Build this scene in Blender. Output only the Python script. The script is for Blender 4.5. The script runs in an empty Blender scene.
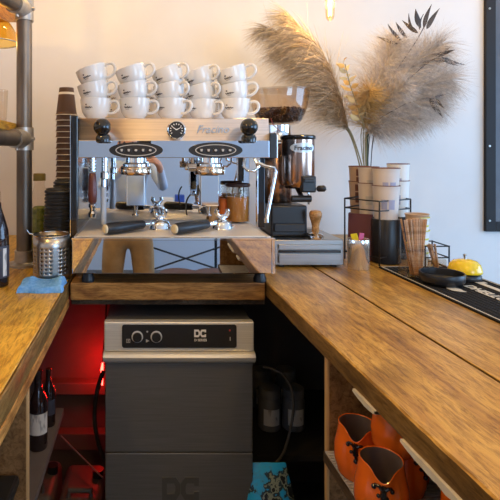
import bpy, bmesh, math, random
from mathutils import Vector, Matrix, noise
PI = math.pi
V = Vector
random.seed(7)
SC = bpy.context.scene
COL = SC.collection

# ---------------------------------------------------------------- camera, light, exposure
EYE = 1.45            # eye height
CT = 1.03             # worktop height
cam_d = bpy.data.cameras.new('camera')
cam = bpy.data.objects.new('camera', cam_d)
COL.objects.link(cam)
cam.location = (0, 0, EYE)
cam.rotation_euler = (PI/2, 0, 0)
cam_d.sensor_width = 36
cam_d.lens = 36
cam_d.shift_x = 0.21
cam_d.shift_y = -0.196
cam_d.clip_start = 0.05
SC.camera = cam

world = bpy.data.worlds.new('daylight')
SC.world = world
world.use_nodes = True
bg = world.node_tree.nodes['Background']
bg.inputs[0].default_value = (0.62, 0.78, 1.0, 1)
bg.inputs[1].default_value = 1.0

def area(name, loc, rot, sx, sy, power, col):
    d = bpy.data.lights.new(name, 'AREA')
    d.shape = 'RECTANGLE'; d.size = sx; d.size_y = sy
    d.energy = power; d.color = col
    o = bpy.data.objects.new(name, d); COL.objects.link(o)
    o.location = loc; o.rotation_euler = rot
    return o
def point(name, loc, power, col, r=0.03):
    d = bpy.data.lights.new(name, 'POINT'); d.energy = power; d.color = col
    d.shadow_soft_size = r
    o = bpy.data.objects.new(name, d); COL.objects.link(o); o.location = loc
    return o
COOL = (0.36, 0.62, 1.0)
WARM = (1.0, 0.65, 0.21)
area('window_daylight_right', (4.10, 0.7, 1.55), (0, PI/2, 0), 1.7, 2.6, 95, COOL)
area('window_daylight_front', (2.9, -2.93, 1.55), (PI/2, 0, 0), 2.0, 1.7, 85, (0.42, 0.68, 1.0))
PEND = [(0.74, 2.0, 2.05), (-0.3, 1.95, 2.22), (1.75, 2.0, 2.3), (0.75, 0.55, 2.2), (-0.75, 0.7, 2.2), (0.24, -0.75, 2.1)]  # last lamp is added out of view to brighten the jugs under the worktop
PPOW = [7, 7, 4, 22, 25, 15]
for (x, y, z), p in zip(PEND, PPOW):
    point('pendant_light', (x, y, z), p, WARM, 0.035)
point('red_led_light', (-0.178, 2.085, 0.53), 2.0, (1.0, 0.01, 0.008), 0.02)

vs = SC.view_settings
SC.display_settings.display_device = 'sRGB'
vs.view_transform = 'Standard'
vs.look = 'None'
vs.gamma = 1.0
vs.exposure = -0.1
vs.use_curve_mapping = False
SC.cycles.use_denoising = True
SC.cycles.max_bounces = 10
SC.cycles.transparent_max_bounces = 32

# ---------------------------------------------------------------- materials
def mat(name, color, metal=0.0, rough=0.5, emit=None, estr=0.0, trans=0.0, ior=1.45, coat=0.0, alpha=1.0):
    m = bpy.data.materials.new(name); m.use_nodes = True
    b = m.node_tree.nodes['Principled BSDF']
    b.inputs['Base Color'].default_value = (*color, 1)
    b.inputs['Metallic'].default_value = metal
    b.inputs['Roughness'].default_value = rough
    b.inputs['IOR'].default_value = ior
    b.inputs['Transmission Weight'].default_value = trans
    b.inputs['Coat Weight'].default_value = coat
    b.inputs['Alpha'].default_value = alpha
    if emit:
        b.inputs['Emission Color'].default_value = (*emit, 1)
        b.inputs['Emission Strength'].default_value = estr
    return m
def bsdf(m): return m.node_tree.nodes['Principled BSDF']
def add_noise(m, scale=(10, 10, 10), c1=(0, 0, 0), c2=(1, 1, 1), detail=6, p1=0.3, p2=0.7, bump=0.0, dist=0.0, rough=None):
    nt = m.node_tree; N = nt.nodes; L = nt.links
    tc = N.new('ShaderNodeTexCoord'); mp = N.new('ShaderNodeMapping')
    mp.inputs['Scale'].default_value = scale
    nz = N.new('ShaderNodeTexNoise'); nz.inputs['Scale'].default_value = 1.0
    nz.inputs['Detail'].default_value = detail; nz.inputs['Distortion'].default_value = dist
    cr = N.new('ShaderNodeValToRGB')
    cr.color_ramp.elements[0].position = p1; cr.color_ramp.elements[0].color = (*c1, 1)
    cr.color_ramp.elements[1].position = p2; cr.color_ramp.elements[1].color = (*c2, 1)
    L.new(tc.outputs['Object'], mp.inputs['Vector']); L.new(mp.outputs[0], nz.inputs['Vector'])
    L.new(nz.outputs[0], cr.inputs[0]); L.new(cr.outputs[0], bsdf(m).inputs['Base Color'])
    if bump:
        bp = N.new('ShaderNodeBump'); bp.inputs['Strength'].default_value = bump
        bp.inputs['Distance'].default_value = 0.004
        L.new(nz.outputs[0], bp.inputs['Height']); L.new(bp.outputs[0], bsdf(m).inputs['Normal'])
    if rough:
        mr = N.new('ShaderNodeMapRange')
        mr.inputs[3].default_value = rough[0]; mr.inputs[4].default_value = rough[1]
        L.new(nz.outputs[0], mr.inputs[0]); L.new(mr.outputs[0], bsdf(m).inputs['Roughness'])
    return m
def wood(name, light, mid, dark, rough=0.42, sx=1.0, axis='Y', knots=0.5):
    """plank timber: stretched fibre noise, broad figure, dark worn patches"""
    m = mat(name, mid, 0, rough, coat=0.10)
    bsdf(m).inputs['Specular IOR Level'].default_value = 0.3
    bsdf(m).inputs['Coat Roughness'].default_value = 0.2
    if rough >= .5: bsdf(m).inputs['Coat Weight'].default_value = 0
    nt = m.node_tree; N = nt.nodes; L = nt.links
    tc = N.new('ShaderNodeTexCoord')
    def nz(scale, detail, dist=0.0, rgh=0.55):
        mp = N.new('ShaderNodeMapping')
        s = scale if axis == 'Y' else (scale[1], scale[0], scale[2])
        mp.inputs['Scale'].default_value = s
        n = N.new('ShaderNodeTexNoise'); n.inputs['Scale'].default_value = 1
        n.inputs['Detail'].default_value = detail; n.inputs['Distortion'].default_value = dist
        n.inputs['Roughness'].default_value = rgh
        L.new(tc.outputs['Object'], mp.inputs['Vector']); L.new(mp.outputs[0], n.inputs['Vector'])
        return n
    a = nz((13*sx, 2.0*sx, 13*sx), 6, 2.2)
    b = nz((120*sx, 16*sx, 120*sx), 5, 0.8, 0.75)
    c = nz((6*sx, 3.0*sx, 6*sx), 4, 0.6)
    r1 = N.new('ShaderNodeValToRGB'); e = r1.color_ramp.elements
    e[0].position = 0.32; e[0].color = (*dark, 1); e[1].position = 0.66; e[1].color = (*light, 1)
    k = e.new(0.48); k.color = (*mid, 1)
    L.new(a.outputs[0], r1.inputs[0])
    r2 = N.new('ShaderNodeValToRGB'); e = r2.color_ramp.elements
    e[0].position = 0.36; e[0].color = (0.48, 0.42, 0.34, 1); e[1].position = 0.56; e[1].color = (1, 1, 1, 1)
    L.new(b.outputs[0], r2.inputs[0])
    r3 = N.new('ShaderNodeValToRGB'); e = r3.color_ramp.elements
    e[0].position = 0.28; e[0].color = (knots, knots*0.92, knots*0.85, 1); e[1].position = 0.52; e[1].color = (1, 1, 1, 1)
    L.new(c.outputs[0], r3.inputs[0])
    def mul(x, y):
        mx = N.new('ShaderNodeMix'); mx.data_type = 'RGBA'; mx.blend_type = 'MULTIPLY'
        mx.inputs[0].default_value = 1.0
        L.new(x, mx.inputs[6]); L.new(y, mx.inputs[7]); return mx.outputs[2]
    L.new(mul(mul(r1.outputs[0], r2.outputs[0]), r3.outputs[0]), bsdf(m).inputs['Base Color'])
    bp = N.new('ShaderNodeBump'); bp.inputs['Strength'].default_value = 0.25; bp.inputs['Distance'].default_value = 0.002
    L.new(b.outputs[0], bp.inputs['Height']); L.new(bp.outputs[0], bsdf(m).inputs['Normal'])
    return m
def brushed(name, color, rough=0.3, scale=(4, 4, 300), metal=1.0):
    m = mat(name, color, metal, rough)
    add_noise(m, scale, tuple(c*0.82 for c in color), color, 3, 0.3, 0.7, 0.03)
    return m

M = {}
M['wall'] = add_noise(mat('plaster_wall', (0.8, 0.79, 0.77), 0, 0.8), (3, 3, 3), (0.76, 0.745, 0.73), (0.82, 0.81, 0.795), 4, 0.3, 0.7, 0.05)
M['pale_blue_wall'] = mat('pale_blue_wall', (0.56, 0.68, 0.84), 0, 0.8)
M['white'] = mat('white_paint', (0.78, 0.78, 0.78), 0, 0.7)
M['floor'] = add_noise(mat('vinyl_floor', (0.16, 0.15, 0.14), 0, 0.5), (6, 6, 6), (0.12, 0.115, 0.11), (0.19, 0.18, 0.17))
M['wood_right'] = wood('worn_oak_boards', (0.66, 0.39, 0.09), (0.57, 0.315, 0.065), (0.38, 0.185, 0.04), 0.36, knots=.5)
M['wood_left'] = wood('golden_oak_boards', (0.84, 0.52, 0.075), (0.74, 0.42, 0.05), (0.50, 0.25, 0.025), 0.4, knots=.62)
M['wood_back'] = wood('brown_oak_board', (0.46, 0.25, 0.08), (0.34, 0.17, 0.05), (0.17, 0.075, 0.025), 0.45, 1.0, 'X')
M['wood_edge'] = wood('dark_edge_wood', (0.33, 0.19, 0.06), (0.25, 0.14, 0.04), (0.15, 0.08, 0.025), 0.5, 1.2)  # darker tone of wood on the side faces of the boards
M['wood_lip'] = wood('chipped_lip', (0.66, 0.33, 0.09), (0.52, 0.24, 0.06), (0.30, 0.13, 0.03), 0.6, 1.4)
M['ply'] = wood('plywood_panel', (0.36, 0.20, 0.085), (0.29, 0.155, 0.06), (0.18, 0.09, 0.035), 0.6, 0.7)
M['ply_edge'] = mat('plywood_edge', (0.58, 0.36, 0.16), 0, 0.6)
M['dark_ply'] = wood('dark_carcass', (0.13, 0.085, 0.05), (0.09, 0.055, 0.03), (0.05, 0.03, 0.018), 0.7, 0.7)
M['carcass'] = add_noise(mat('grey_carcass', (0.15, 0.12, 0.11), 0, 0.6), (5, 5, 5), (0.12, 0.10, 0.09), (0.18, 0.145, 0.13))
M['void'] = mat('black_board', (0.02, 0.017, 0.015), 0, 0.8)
M['chrome'] = mat('polished_chrome', (0.86, 0.87, 0.88), 1, 0.04)
M['mirror'] = mat('mirror_steel', (0.83, 0.84, 0.86), 1, 0.015)
M['satin'] = brushed('satin_steel', (0.86, 0.75, 0.67), 0.42, (3, 3, 200))  # steel tinted peach to stand in for the warm reflection on the hood
M['steel'] = brushed('brushed_steel', (0.62, 0.60, 0.57), 0.3, (3, 3, 260))
M['drawer_steel'] = brushed('drawer_steel', (0.40, 0.38, 0.36), 0.3, (3, 3, 260))
M['dish_dark'] = brushed('dark_brushed_steel', (0.27, 0.268, 0.26), 0.42, (6, 6, 300), 0.7)
M['dish_light'] = brushed('light_brushed_steel', (0.88, 0.85, 0.78), 0.3, (6, 6, 300), 0.4)
M['black'] = mat('black_plastic', (0.016, 0.016, 0.018), 0, 0.35)
M['gloss_black'] = mat('gloss_black', (0.01, 0.01, 0.011), 0, 0.1, coat=0.5)
M['matt_black'] = mat('matt_black', (0.014, 0.014, 0.015), 0, 0.7)
M['panel_black'] = mat('panel_black', (0.022, 0.02, 0.019), 0, 0.4)
M['grey_print'] = mat('grey_print', (0.5, 0.48, 0.45), 0, 0.5)
M['white_print'] = mat('white_print', (0.9, 0.88, 0.85), 0, 0.5)
M['red_print'] = mat('red_print', (0.5, 0.06, 0.05), 0, 0.5)
M['ring_silver'] = mat('silver_ring', (0.75, 0.74, 0.71), 0.3, 0.35)
M['cream'] = mat('cream_plastic', (0.72, 0.62, 0.42), 0, 0.4)
M['porcelain'] = mat('white_porcelain', (0.82, 0.81, 0.79), 0, 0.14, coat=0.4)
M['ink'] = mat('black_ink', (0.03, 0.03, 0.04), 0, 0.5)
M['brass'] = mat('aged_brass', (0.80, 0.64, 0.48), 1, 0.12)
M['pipe'] = add_noise(mat('steel_pipe', (0.2, 0.17, 0.14), 0.85, 0.42), (12, 12, 4), (0.13, 0.105, 0.085), (0.26, 0.225, 0.19), 5, 0.3, 0.7, 0.05)
M['galv'] = add_noise(mat('galvanised_fitting', (0.46, 0.44, 0.41), 0.85, 0.4), (30, 30, 30), (0.36, 0.34, 0.31), (0.55, 0.53, 0.5))
def glass(name, col, rough=0.02):
    m = mat(name, col, 0, rough, trans=1.0, ior=1.45); return m
def thin_glass(name, col=(1, 1, 1), k=0.12):
    """single-walled clear vessel: mostly see-through with a fresnel shine"""
    m = bpy.data.materials.new(name); m.use_nodes = True
    nt = m.node_tree; N = nt.nodes; L = nt.links; N.clear()
    out = N.new('ShaderNodeOutputMaterial'); mix = N.new('ShaderNodeMixShader')
    tr = N.new('ShaderNodeBsdfTransparent'); tr.inputs[0].default_value = (*col, 1)
    gl = N.new('ShaderNodeBsdfGlossy'); gl.inputs['Roughness'].default_value = 0.04
    lw = N.new('ShaderNodeLayerWeight'); lw.inputs[0].default_value = 0.5
    pw = N.new('ShaderNodeMath'); pw.operation = 'POWER'; pw.inputs[1].default_value = 4.0
    ma = N.new('ShaderNodeMath'); ma.operation = 'MULTIPLY_ADD'; ma.inputs[1].default_value = 0.7; ma.inputs[2].default_value = k*.3
    L.new(lw.outputs['Facing'], pw.inputs[0]); L.new(pw.outputs[0], ma.inputs[0]); L.new(ma.outputs[0], mix.inputs[0]); L.new(tr.outputs[0], mix.inputs[1]); L.new(gl.outputs[0], mix.inputs[2])
    L.new(mix.outputs[0], out.inputs[0]); return m
M['clear'] = thin_glass('clear_plastic', (0.97, 0.94, 0.9))
M['amber'] = thin_glass('amber_glass', (0.97, 0.70, 0.22), 0.2)
M['pane'] = thin_glass('window_glass', (1, 1, 1), 0.05)
M['bulb_glass'] = thin_glass('bulb_glass', (1.0, 0.86, 0.62), 0.1)
M['filament'] = mat('glowing_filament', (1, 0.7, 0.3), 0, 0.5, (1.0, 0.62, 0.22), 30)
M['bean'] = add_noise(mat('coffee_bean', (0.06, 0.022, 0.01), 0, 0.35), (60, 60, 60), (0.035, 0.013, 0.006), (0.1, 0.04, 0.018))
M['cup_brown'] = add_noise(mat('brown_paper', (0.10, 0.055, 0.04), 0, 0.6), (8, 8, 2), (0.085, 0.048, 0.036), (0.12, 0.068, 0.05))
M['paper_white'] = mat('white_paper', (0.8, 0.78, 0.74), 0, 0.6)
M['kraft'] = mat('kraft_paper', (0.52, 0.36, 0.24), 0, 0.65)
M['kraft_pale'] = mat('pale_printed_paper', (0.66, 0.58, 0.52), 0, 0.6)
M['choc_print'] = mat('chocolate_print', (0.16, 0.06, 0.04), 0, 0.6)
M['lilac_print'] = mat('lilac_print', (0.36, 0.36, 0.48), 0, 0.6)
M['yellow_print'] = mat('yellow_green_print', (0.66, 0.62, 0.10), 0, 0.6)
M['orange'] = mat('orange_enamel', (0.80, 0.15, 0.012), 0, 0.22, coat=0.5)
M['orange_flat'] = mat('orange_card', (0.75, 0.16, 0.02), 0, 0.5)
M['jug_inside'] = mat('dark_steel_inside', (0.36, 0.27, 0.24), 0.6, 0.3)
M['jug_grey'] = mat('grey_steel_jug', (0.5, 0.5, 0.5), 1, 0.25)
M['tan'] = mat('tan_card', (0.46, 0.28, 0.13), 0, 0.6)
M['maroon'] = mat('maroon_tin', (0.11, 0.022, 0.022), 0, 0.4)
M['tamper_wood'] = wood('turned_beech', (0.62, 0.36, 0.15), (0.5, 0.27, 0.10), (0.33, 0.16, 0.05), 0.35, 3.0)
M['grip'] = mat('brown_grip', (0.12, 0.035, 0.028), 0, 0.3)
M['milky'] = mat('milky_hose', (0.62, 0.66, 0.72), 0, 0.35, trans=0.3)
M['blue_cloth'] = add_noise(mat('blue_microfibre', (0.16, 0.42, 0.80), 0, 0.9), (90, 90, 90), (0.11, 0.34, 0.72), (0.24, 0.52, 0.88), 4, 0.3, 0.7, 0.3)
M['yellow'] = mat('yellow_enamel', (0.88, 0.60, 0.01), 0, 0.18, coat=0.6)
M['rubber'] = mat('black_rubber', (0.016, 0.016, 0.018), 0, 0.9)
bsdf(M['rubber']).inputs['Specular IOR Level'].default_value = 0.25
M['mat_print'] = mat('cream_mat_print', (0.66, 0.60, 0.50), 0, 0.7)
M['stick'] = wood('birch_stick', (0.66, 0.42, 0.26), (0.58, 0.35, 0.20), (0.46, 0.26, 0.14), 0.6, 3.0)
M['syrup'] = mat('dark_syrup_glass', (0.022, 0.012, 0.012), 0, 0.08, coat=0.5)
M['label'] = add_noise(mat('bottle_label', (0.66, 0.63, 0.58), 0, 0.6), (60, 60, 25), (0.35, 0.33, 0.31), (0.70, 0.67, 0.62), 2, 0.36, 0.46)
M['label_dark'] = mat('dark_label', (0.05, 0.05, 0.07), 0, 0.5)
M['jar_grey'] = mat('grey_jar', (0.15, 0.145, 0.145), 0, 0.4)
M['olive'] = mat('olive_lid', (0.26, 0.20, 0.05), 0.2, 0.45)
M['herb'] = add_noise(mat('green_leaves', (0.2, 0.26, 0.03), 0, 0.7), (70, 70, 70), (0.10, 0.15, 0.015), (0.34, 0.38, 0.06))
M['jerry'] = mat('plastic_jerrycan', (0.10, 0.085, 0.08), 0, 0.45)
M['led'] = mat('red_led', (1, 0.1, 0.05), 0, 0.4, (1.0, 0.03, 0.02), 25)
M['cord'] = mat('cord', (0.03, 0.03, 0.03), 0, 0.5)
M['hose_grey'] = mat('hose_grey', (0.07, 0.065, 0.06), 0, 0.5)
M['thin_cord'] = mat('grey_cord', (0.25, 0.22, 0.21), 0, 0.5)
M['mesh_grey'] = add_noise(mat('grey_rubber_mesh', (0.5, 0.47, 0.43), 0, 0.7), (50, 50, 50), (0.42, 0.40, 0.37), (0.60, 0.57, 0.53))
M['foam'] = add_noise(mat('cream_foam', (0.74, 0.66, 0.5), 0, 0.8), (40, 40, 40), (0.66, 0.58, 0.43), (0.8, 0.73, 0.58))
M['frame'] = mat('black_frame', (0.012, 0.010, 0.010), 0, 0.65)
M['slate'] = add_noise(mat('slate_board', (0.10, 0.11, 0.13), 0, 0.5), (6, 6, 6), (0.09, 0.10, 0.12), (0.13, 0.14, 0.16))
M['skin'] = mat('skin', (0.55, 0.31, 0.22), 0, 0.5)
M['shirt'] = add_noise(mat('pale_blue_shirt', (0.5, 0.62, 0.8), 0, 0.8), (10, 10, 10), (0.44, 0.56, 0.75), (0.58, 0.70, 0.86))
M['khaki'] = add_noise(mat('khaki_trousers', (0.40, 0.25, 0.11), 0, 0.85), (12, 12, 12), (0.33, 0.20, 0.085), (0.45, 0.285, 0.13))
M['hair'] = mat('brown_hair', (0.05, 0.03, 0.02), 0, 0.6)
M['shoe'] = mat('dark_shoe', (0.04, 0.035, 0.03), 0, 0.5)
M['leather'] = mat('brown_leather', (0.20, 0.09, 0.05), 0, 0.45)
M['blue_card'] = mat('blue_card', (0.03, 0.09, 0.45), 0, 0.5)
M['ceramic_vase'] = mat('white_ceramic', (0.7, 0.68, 0.65), 0, 0.4)
M['plume_tan'] = add_noise(mat('tan_plume', (0.46, 0.33, 0.20), 0, 0.9), (70, 70, 70), (0.40, 0.31, 0.21), (0.80, 0.67, 0.50))
M['plume_grey'] = add_noise(mat('mauve_grey_plume', (0.50, 0.40, 0.33), 0, 0.9), (70, 70, 70), (0.46, 0.39, 0.34), (0.90, 0.82, 0.75))
M['plume_gold'] = add_noise(mat('golden_plume', (0.58, 0.38, 0.15), 0, 0.9), (70, 70, 70), (0.46, 0.28, 0.10), (0.68, 0.48, 0.22))
M['stem'] = mat('dry_stem', (0.30, 0.26, 0.14), 0, 0.7)
M['stem_green'] = mat('dark_green_stem', (0.07, 0.10, 0.07), 0, 0.7)
M['leaf_dark'] = mat('dark_dry_leaf', (0.075, 0.058, 0.05), 0, 0.7)
M['leaf_gold'] = mat('golden_dry_leaf', (0.66, 0.46, 0.20), 0, 0.7)

# ---------------------------------------------------------------- building helpers
WM = {}     # placement of every object built
class MB:
    """collects shapes, then links them as ONE mesh object"""
    def __init__(s, T=None):
        s.bm = bmesh.new(); s.T = T or Matrix.Identity(4); s.mi = 0
    def _v(s, co): return s.bm.verts.new(s.T @ V(co))
    def face(s, vs, smooth=True):
        try:
            f = s.bm.faces.new(vs); f.material_index = s.mi; f.smooth = smooth; return f
        except ValueError:
            return None
    def box(s, x0, x1, y0, y1, z0, z1, bev=0.0, seg=2):
        vs = [s._v((x, y, z)) for x in (x0, x1) for y in (y0, y1) for z in (z0, z1)]
        fs = [s.face([vs[i] for i in q], False) for q in ((0,1,3,2),(4,6,7,5),(0,4,5,1),(2,3,7,6),(0,2,6,4),(1,5,7,3))]
        if bev > 0:
            es = list({e for f in fs for e in f.edges})
            r = bmesh.ops.bevel(s.bm, geom=es, offset=bev, segments=seg, affect='EDGES', profile=0.5)
            for f in r['faces']: f.material_index = s.mi; f.smooth = bev >= .006
        return s
    def grid(s, nu, nv, fn, closeu=False, closev=False, flip=False):
        P = [[s._v(fn(i, j)) for j in range(nv)] for i in range(nu)]
        for i in range(nu if closeu else nu-1):
            for j in range(nv if closev else nv-1):
                q = [P[i][j], P[(i+1) % nu][j], P[(i+1) % nu][(j+1) % nv], P[i][(j+1) % nv]]
                s.face(q[::-1] if flip else q)
        return P
    def lathe(s, prof, c=(0,0,0), seg=32, cap0=True, cap1=True, axis=None):
        T0 = s.T
        A = Matrix.Translation(V(c))
        if axis is not None:
            A = A @ V((0,0,1)).rotation_difference(V(axis).normalized()).to_matrix().to_4x4()
        s.T = T0 @ A
        P = s.grid(seg, len(prof), lambda i, j: (prof[j][0]*math.cos(2*PI*i/seg), prof[j][0]*math.sin(2*PI*i/seg), prof[j][1]), closeu=True)
        if cap0 and prof[0][0] > 1e-6: s.face([P[i][0] for i in range(seg)][::-1], False)
        if cap1 and prof[-1][0] > 1e-6: s.face([P[i][-1] for i in range(seg)], False)
        s.T = T0
        return s
    def cyl(s, p0, p1, r0, r1=None, seg=20):
        p0, p1 = V(p0), V(p1)
        r1 = r0 if r1 is None else r1
        return s.lathe([(r0, 0), (r1, (p1-p0).length)], p0, seg, axis=p1-p0)
    def tube(s, pts, r, seg=10, close=False, cap=True):
        pts = [V(p) for p in pts]; n = len(pts)
        rs = r if isinstance(r, (list, tuple)) else [r]*n
        up = None; rings = []
        for i in range(n):
            a = pts[i-1] if (i or close) else pts[i]
            b = pts[(i+1) % n] if (i < n-1 or close) else pts[i]
            t = (b-a).normalized()
            if up is None:
                up = t.orthogonal().normalized()
            else:
                up = (up - t*up.dot(t))
                up = up.normalized() if up.length > 1e-6 else t.orthogonal().normalized()
            w = t.cross(up)
            rings.append([s._v(pts[i] + (up*math.cos(2*PI*k/seg) + w*math.sin(2*PI*k/seg))*rs[i]) for k in range(seg)])
        for i in range(n if close else n-1):
            a, b = rings[i], rings[(i+1) % n]
            for k in range(seg): s.face([a[k], a[(k+1) % seg], b[(k+1) % seg], b[k]])
        if cap and not close:
            s.face(rings[0][::-1], False); s.face(rings[-1], False)
        return s
    def ball(s, c, r, seg=20, sc=(1,1,1)):
        n = 12
        prof = [(max(1e-5, r*math.sin(PI*k/n)), -r*math.cos(PI*k/n)) for k in range(n+1)]
        T0 = s.T; s.T = T0 @ Matrix.Translation(V(c)) @ Matrix.Diagonal((*sc, 1))
        s.lathe(prof, (0,0,0), seg, False, False); s.T = T0
        return s
    def prism(s, poly, z0, z1):
        a = [s._v((x, y, z0)) for x, y in poly]; b = [s._v((x, y, z1)) for x, y in poly]
        n = len(poly)
        s.face(a[::-1], False); s.face(b, False)
        for i in range(n): s.face([a[i], a[(i+1) % n], b[(i+1) % n], b[i]], False)
        return s
    def mesh(s, me, T):
        off = [s._v(T(v.co) if callable(T) else T @ v.co) for v in me.vertices]
        for p in me.polygons: s.face([off[i] for i in p.vertices], False)
        return s
    def build(s, name, m, parent=None, loc=None, ang=40, fix=True):
        W = WM[parent] if parent is not None else Matrix.Translation(V(loc) if loc else V((0,0,0)))
        bmesh.ops.transform(s.bm, matrix=W.inverted(), verts=s.bm.verts)
        if fix: bmesh.ops.recalc_face_normals(s.bm, faces=s.bm.faces)
        me = bpy.data.meshes.new(name); s.bm.to_mesh(me); s.bm.free()
        for mm in (m if isinstance(m, (list, tuple)) else [m]): me.materials.append(M[mm] if isinstance(mm, str) else mm)
        fl = [p.use_smooth for p in me.polygons]
        me.set_sharp_from_angle(angle=math.radians(ang))
        me.polygons.foreach_set('use_smooth', fl)
        o = bpy.data.objects.new(name, me); COL.objects.link(o)
        if parent is not None: o.parent = parent
        elif loc: o.location = loc
        WM[o] = W
        return o
def thing(name, label, cat, loc=(0,0,0), rotz=0.0, group=None):
    o = bpy.data.objects.new(name, None); COL.objects.link(o)
    o.empty_display_size = 0.05
    o.location = loc; o.rotation_euler = (0, 0, rotz)
    WM[o] = Matrix.Translation(V(loc)) @ Matrix.Rotation(rotz, 4, 'Z')
    return tag(o, label, cat, group)
def tag(o, label, cat, group=None, kind=None):
    o['label'] = label; o['category'] = cat
    if group: o['group'] = group
    if kind: o['kind'] = kind
    return o
def struct(o): o['kind'] = 'structure'; return o
def dup(o, loc, rot=(0,0,0), label=None, group=None, scale=None, parent=None):
    c = o.copy(); COL.objects.link(c)
    if parent is None:
        c.location = loc; c.rotation_euler = rot
        if scale: c.scale = (scale,)*3
        if label: c['label'] = label
        if group: c['group'] = group
    else:
        c.parent = parent
    for ch in list(o.children):
        dup(ch, None, parent=c)
    return c
def text_mesh(body, size, extrude=0.0, bold=0.0, shear=0.0):
    cu = bpy.data.curves.new('lettering', 'FONT'); cu.body = body; cu.size = size
    cu.extrude = extrude; cu.offset = bold; cu.shear = shear
    cu.align_x = 'CENTER'; cu.align_y = 'CENTER'; cu.resolution_u = 3
    o = bpy.data.objects.new('lettering', cu); COL.objects.link(o)
    dg = bpy.context.evaluated_depsgraph_get(); dg.update()
    me = bpy.data.meshes.new_from_object(o.evaluated_get(dg))
    bpy.data.objects.remove(o)
    return me
def rrect(x0, x1, y0, y1, r, n=5):
    out = []
    for cx, cy, a0 in ((x1-r, y1-r, 0), (x0+r, y1-r, PI/2), (x0+r, y0+r, PI), (x1-r, y0+r, 1.5*PI)):
        for k in range(n+1):
            a = a0 + PI/2*k/n; out.append((cx+r*math.cos(a), cy+r*math.sin(a)))
    return out
FRONT = lambda x, y, z: Matrix.Translation((x, y, z)) @ Matrix.Rotation(PI/2, 4, 'X')   # local xy -> facing -Y
def bez(p0, p1, p2, n=10):
    p0, p1, p2 = V(p0), V(p1), V(p2)
    return [p0*(1-t)**2 + p1*2*t*(1-t) + p2*t*t for t in [k/n for k in range(n+1)]]
def px(x, y, d): return V(((x-145)*d/500, d, EYE-(y-152)*d/500))     # a point seen at (x, y), d metres away

# ---------------------------------------------------------------- the setting
RX0, RX1, RY0, RY1, RZ1 = -1.7, 4.2, -3.0, 2.55, 2.8
struct(MB().box(RX0-.1, RX1+.1, RY0-.1, RY1+.1, -0.1, 0).build('floor', 'floor'))
struct(MB().box(RX0-.1, RX1+.1, RY0-.1, RY1+.1, RZ1, RZ1+.1).build('ceiling', 'white'))
struct(MB().box(RX0-.1, RX1+.1, RY1, RY1+.1, 0, RZ1).build('wall_back', 'wall'))
struct(MB().box(RX0-.1, RX0, RY0, RY1, 0, RZ1).build('wall_left', 'wall'))
def wall_with_opening(name, a0, a1, o0, o1, z0, z1, mk):
    b = MB()
    for r in ((a0, o0, 0, RZ1), (o1, a1, 0, RZ1), (o0, o1, 0, z0), (o0, o1, z1, RZ1)): mk(b, *r)
    return struct(b.build(name, 'wall' if name != 'wall_front' else 'pale_blue_wall'))
wall_with_opening('wall_right', RY0, RY1, -0.6, 2.0, 0.7, 2.4, lambda b, p, q, z0, z1: b.box(RX1, RX1+.1, p, q, z0, z1))
wall_with_opening('wall_front', RX0-.1, RX1+.1, 1.9, 3.9, 0.7, 2.4, lambda b, p, q, z0, z1: b.box(p, q, RY0-.1, RY0, z0, z1))
w = MB()
for q in ((-0.6,-0.55,.7,2.4),(1.95,2.0,.7,2.4),(0.68,0.72,.75,2.35),(-0.55,1.95,.7,.75),(-0.55,1.95,2.35,2.4)): w.box(RX1+.02, RX1+.08, *q)
w = struct(w.build('window_1', 'white'))
MB().box(RX1+.045, RX1+.05, -0.55, 1.95, 0.75, 2.35).build('window_pane', 'pane', w)
w = MB()
for q in ((1.9,1.95,.7,2.4),(3.85,3.9,.7,2.4),(2.88,2.92,.75,2.35),(1.95,3.85,.7,.75),(1.95,3.85,2.35,2.4)):
    w.box(q[0], q[1], RY0-.08, RY0-.02, q[2], q[3])
w = struct(w.build('window_2', 'white'))
MB().box(1.95, 3.85, RY0-.05, RY0-.045, 0.75, 2.35).build('window_pane', 'pane', w)

# ---------------------------------------------------------------- worktops
RROT = 0.034
def board(mb, x0, x1, y0, y1, z0, z1, wav=(0.0, 0.0), seedx=0.0, n=60):
    """plank lying along Y whose two long edges wander a little"""
    def sec(i):
        y = y0 + (y1-y0)*i/(n-1)
        a = x0 + wav[0]*noise.noise(V((seedx, y*9, 0))) + wav[0]*0.6*noise.noise(V((seedx+4, y*31, 0)))
        b = x1 + wav[1]*noise.noise(V((seedx+9, y*8, 0)))
        e = (0.003 if wav[0] else 0.0012) + wav[0]*0.5*abs(noise.noise(V((seedx+2, y*22, 3))))
        return y, [(a+0.002, z0), (a, z0+0.006), (a, z1-e), (a+e, z1), (b-0.002, z1), (b, z1-0.002), (b, z0)]
    S = [sec(i) for i in range(n)]
    P = mb.grid(n, 7, lambda i, j: (S[i][1][j][0], S[i][0], S[i][1][j][1]), closev=True)
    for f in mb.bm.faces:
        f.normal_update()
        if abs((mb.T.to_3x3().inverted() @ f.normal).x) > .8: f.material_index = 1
    mb.face(P[0], False); mb.face(P[-1][::-1], False)
    for f in mb.bm.faces: f.smooth = True
wr = thing('wooden_worktop', 'long worn oak worktop on the right carrying the bar mat, with a seam between boards', 'worktop', (0.391, 1.6, 0), RROT)
def RT(x, y, z=0): return WM[wr] @ V((x, y, z))
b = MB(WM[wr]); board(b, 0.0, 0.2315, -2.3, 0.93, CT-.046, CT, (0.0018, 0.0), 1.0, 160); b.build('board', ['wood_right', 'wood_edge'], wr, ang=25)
b = MB(WM[wr]); board(b, 0.2385, 0.465, -2.3, 0.93, CT-.046, CT, (0.0, 0.0), 5.0); b.build('board', ['wood_right', 'wood_edge'], wr, ang=25)
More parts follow.
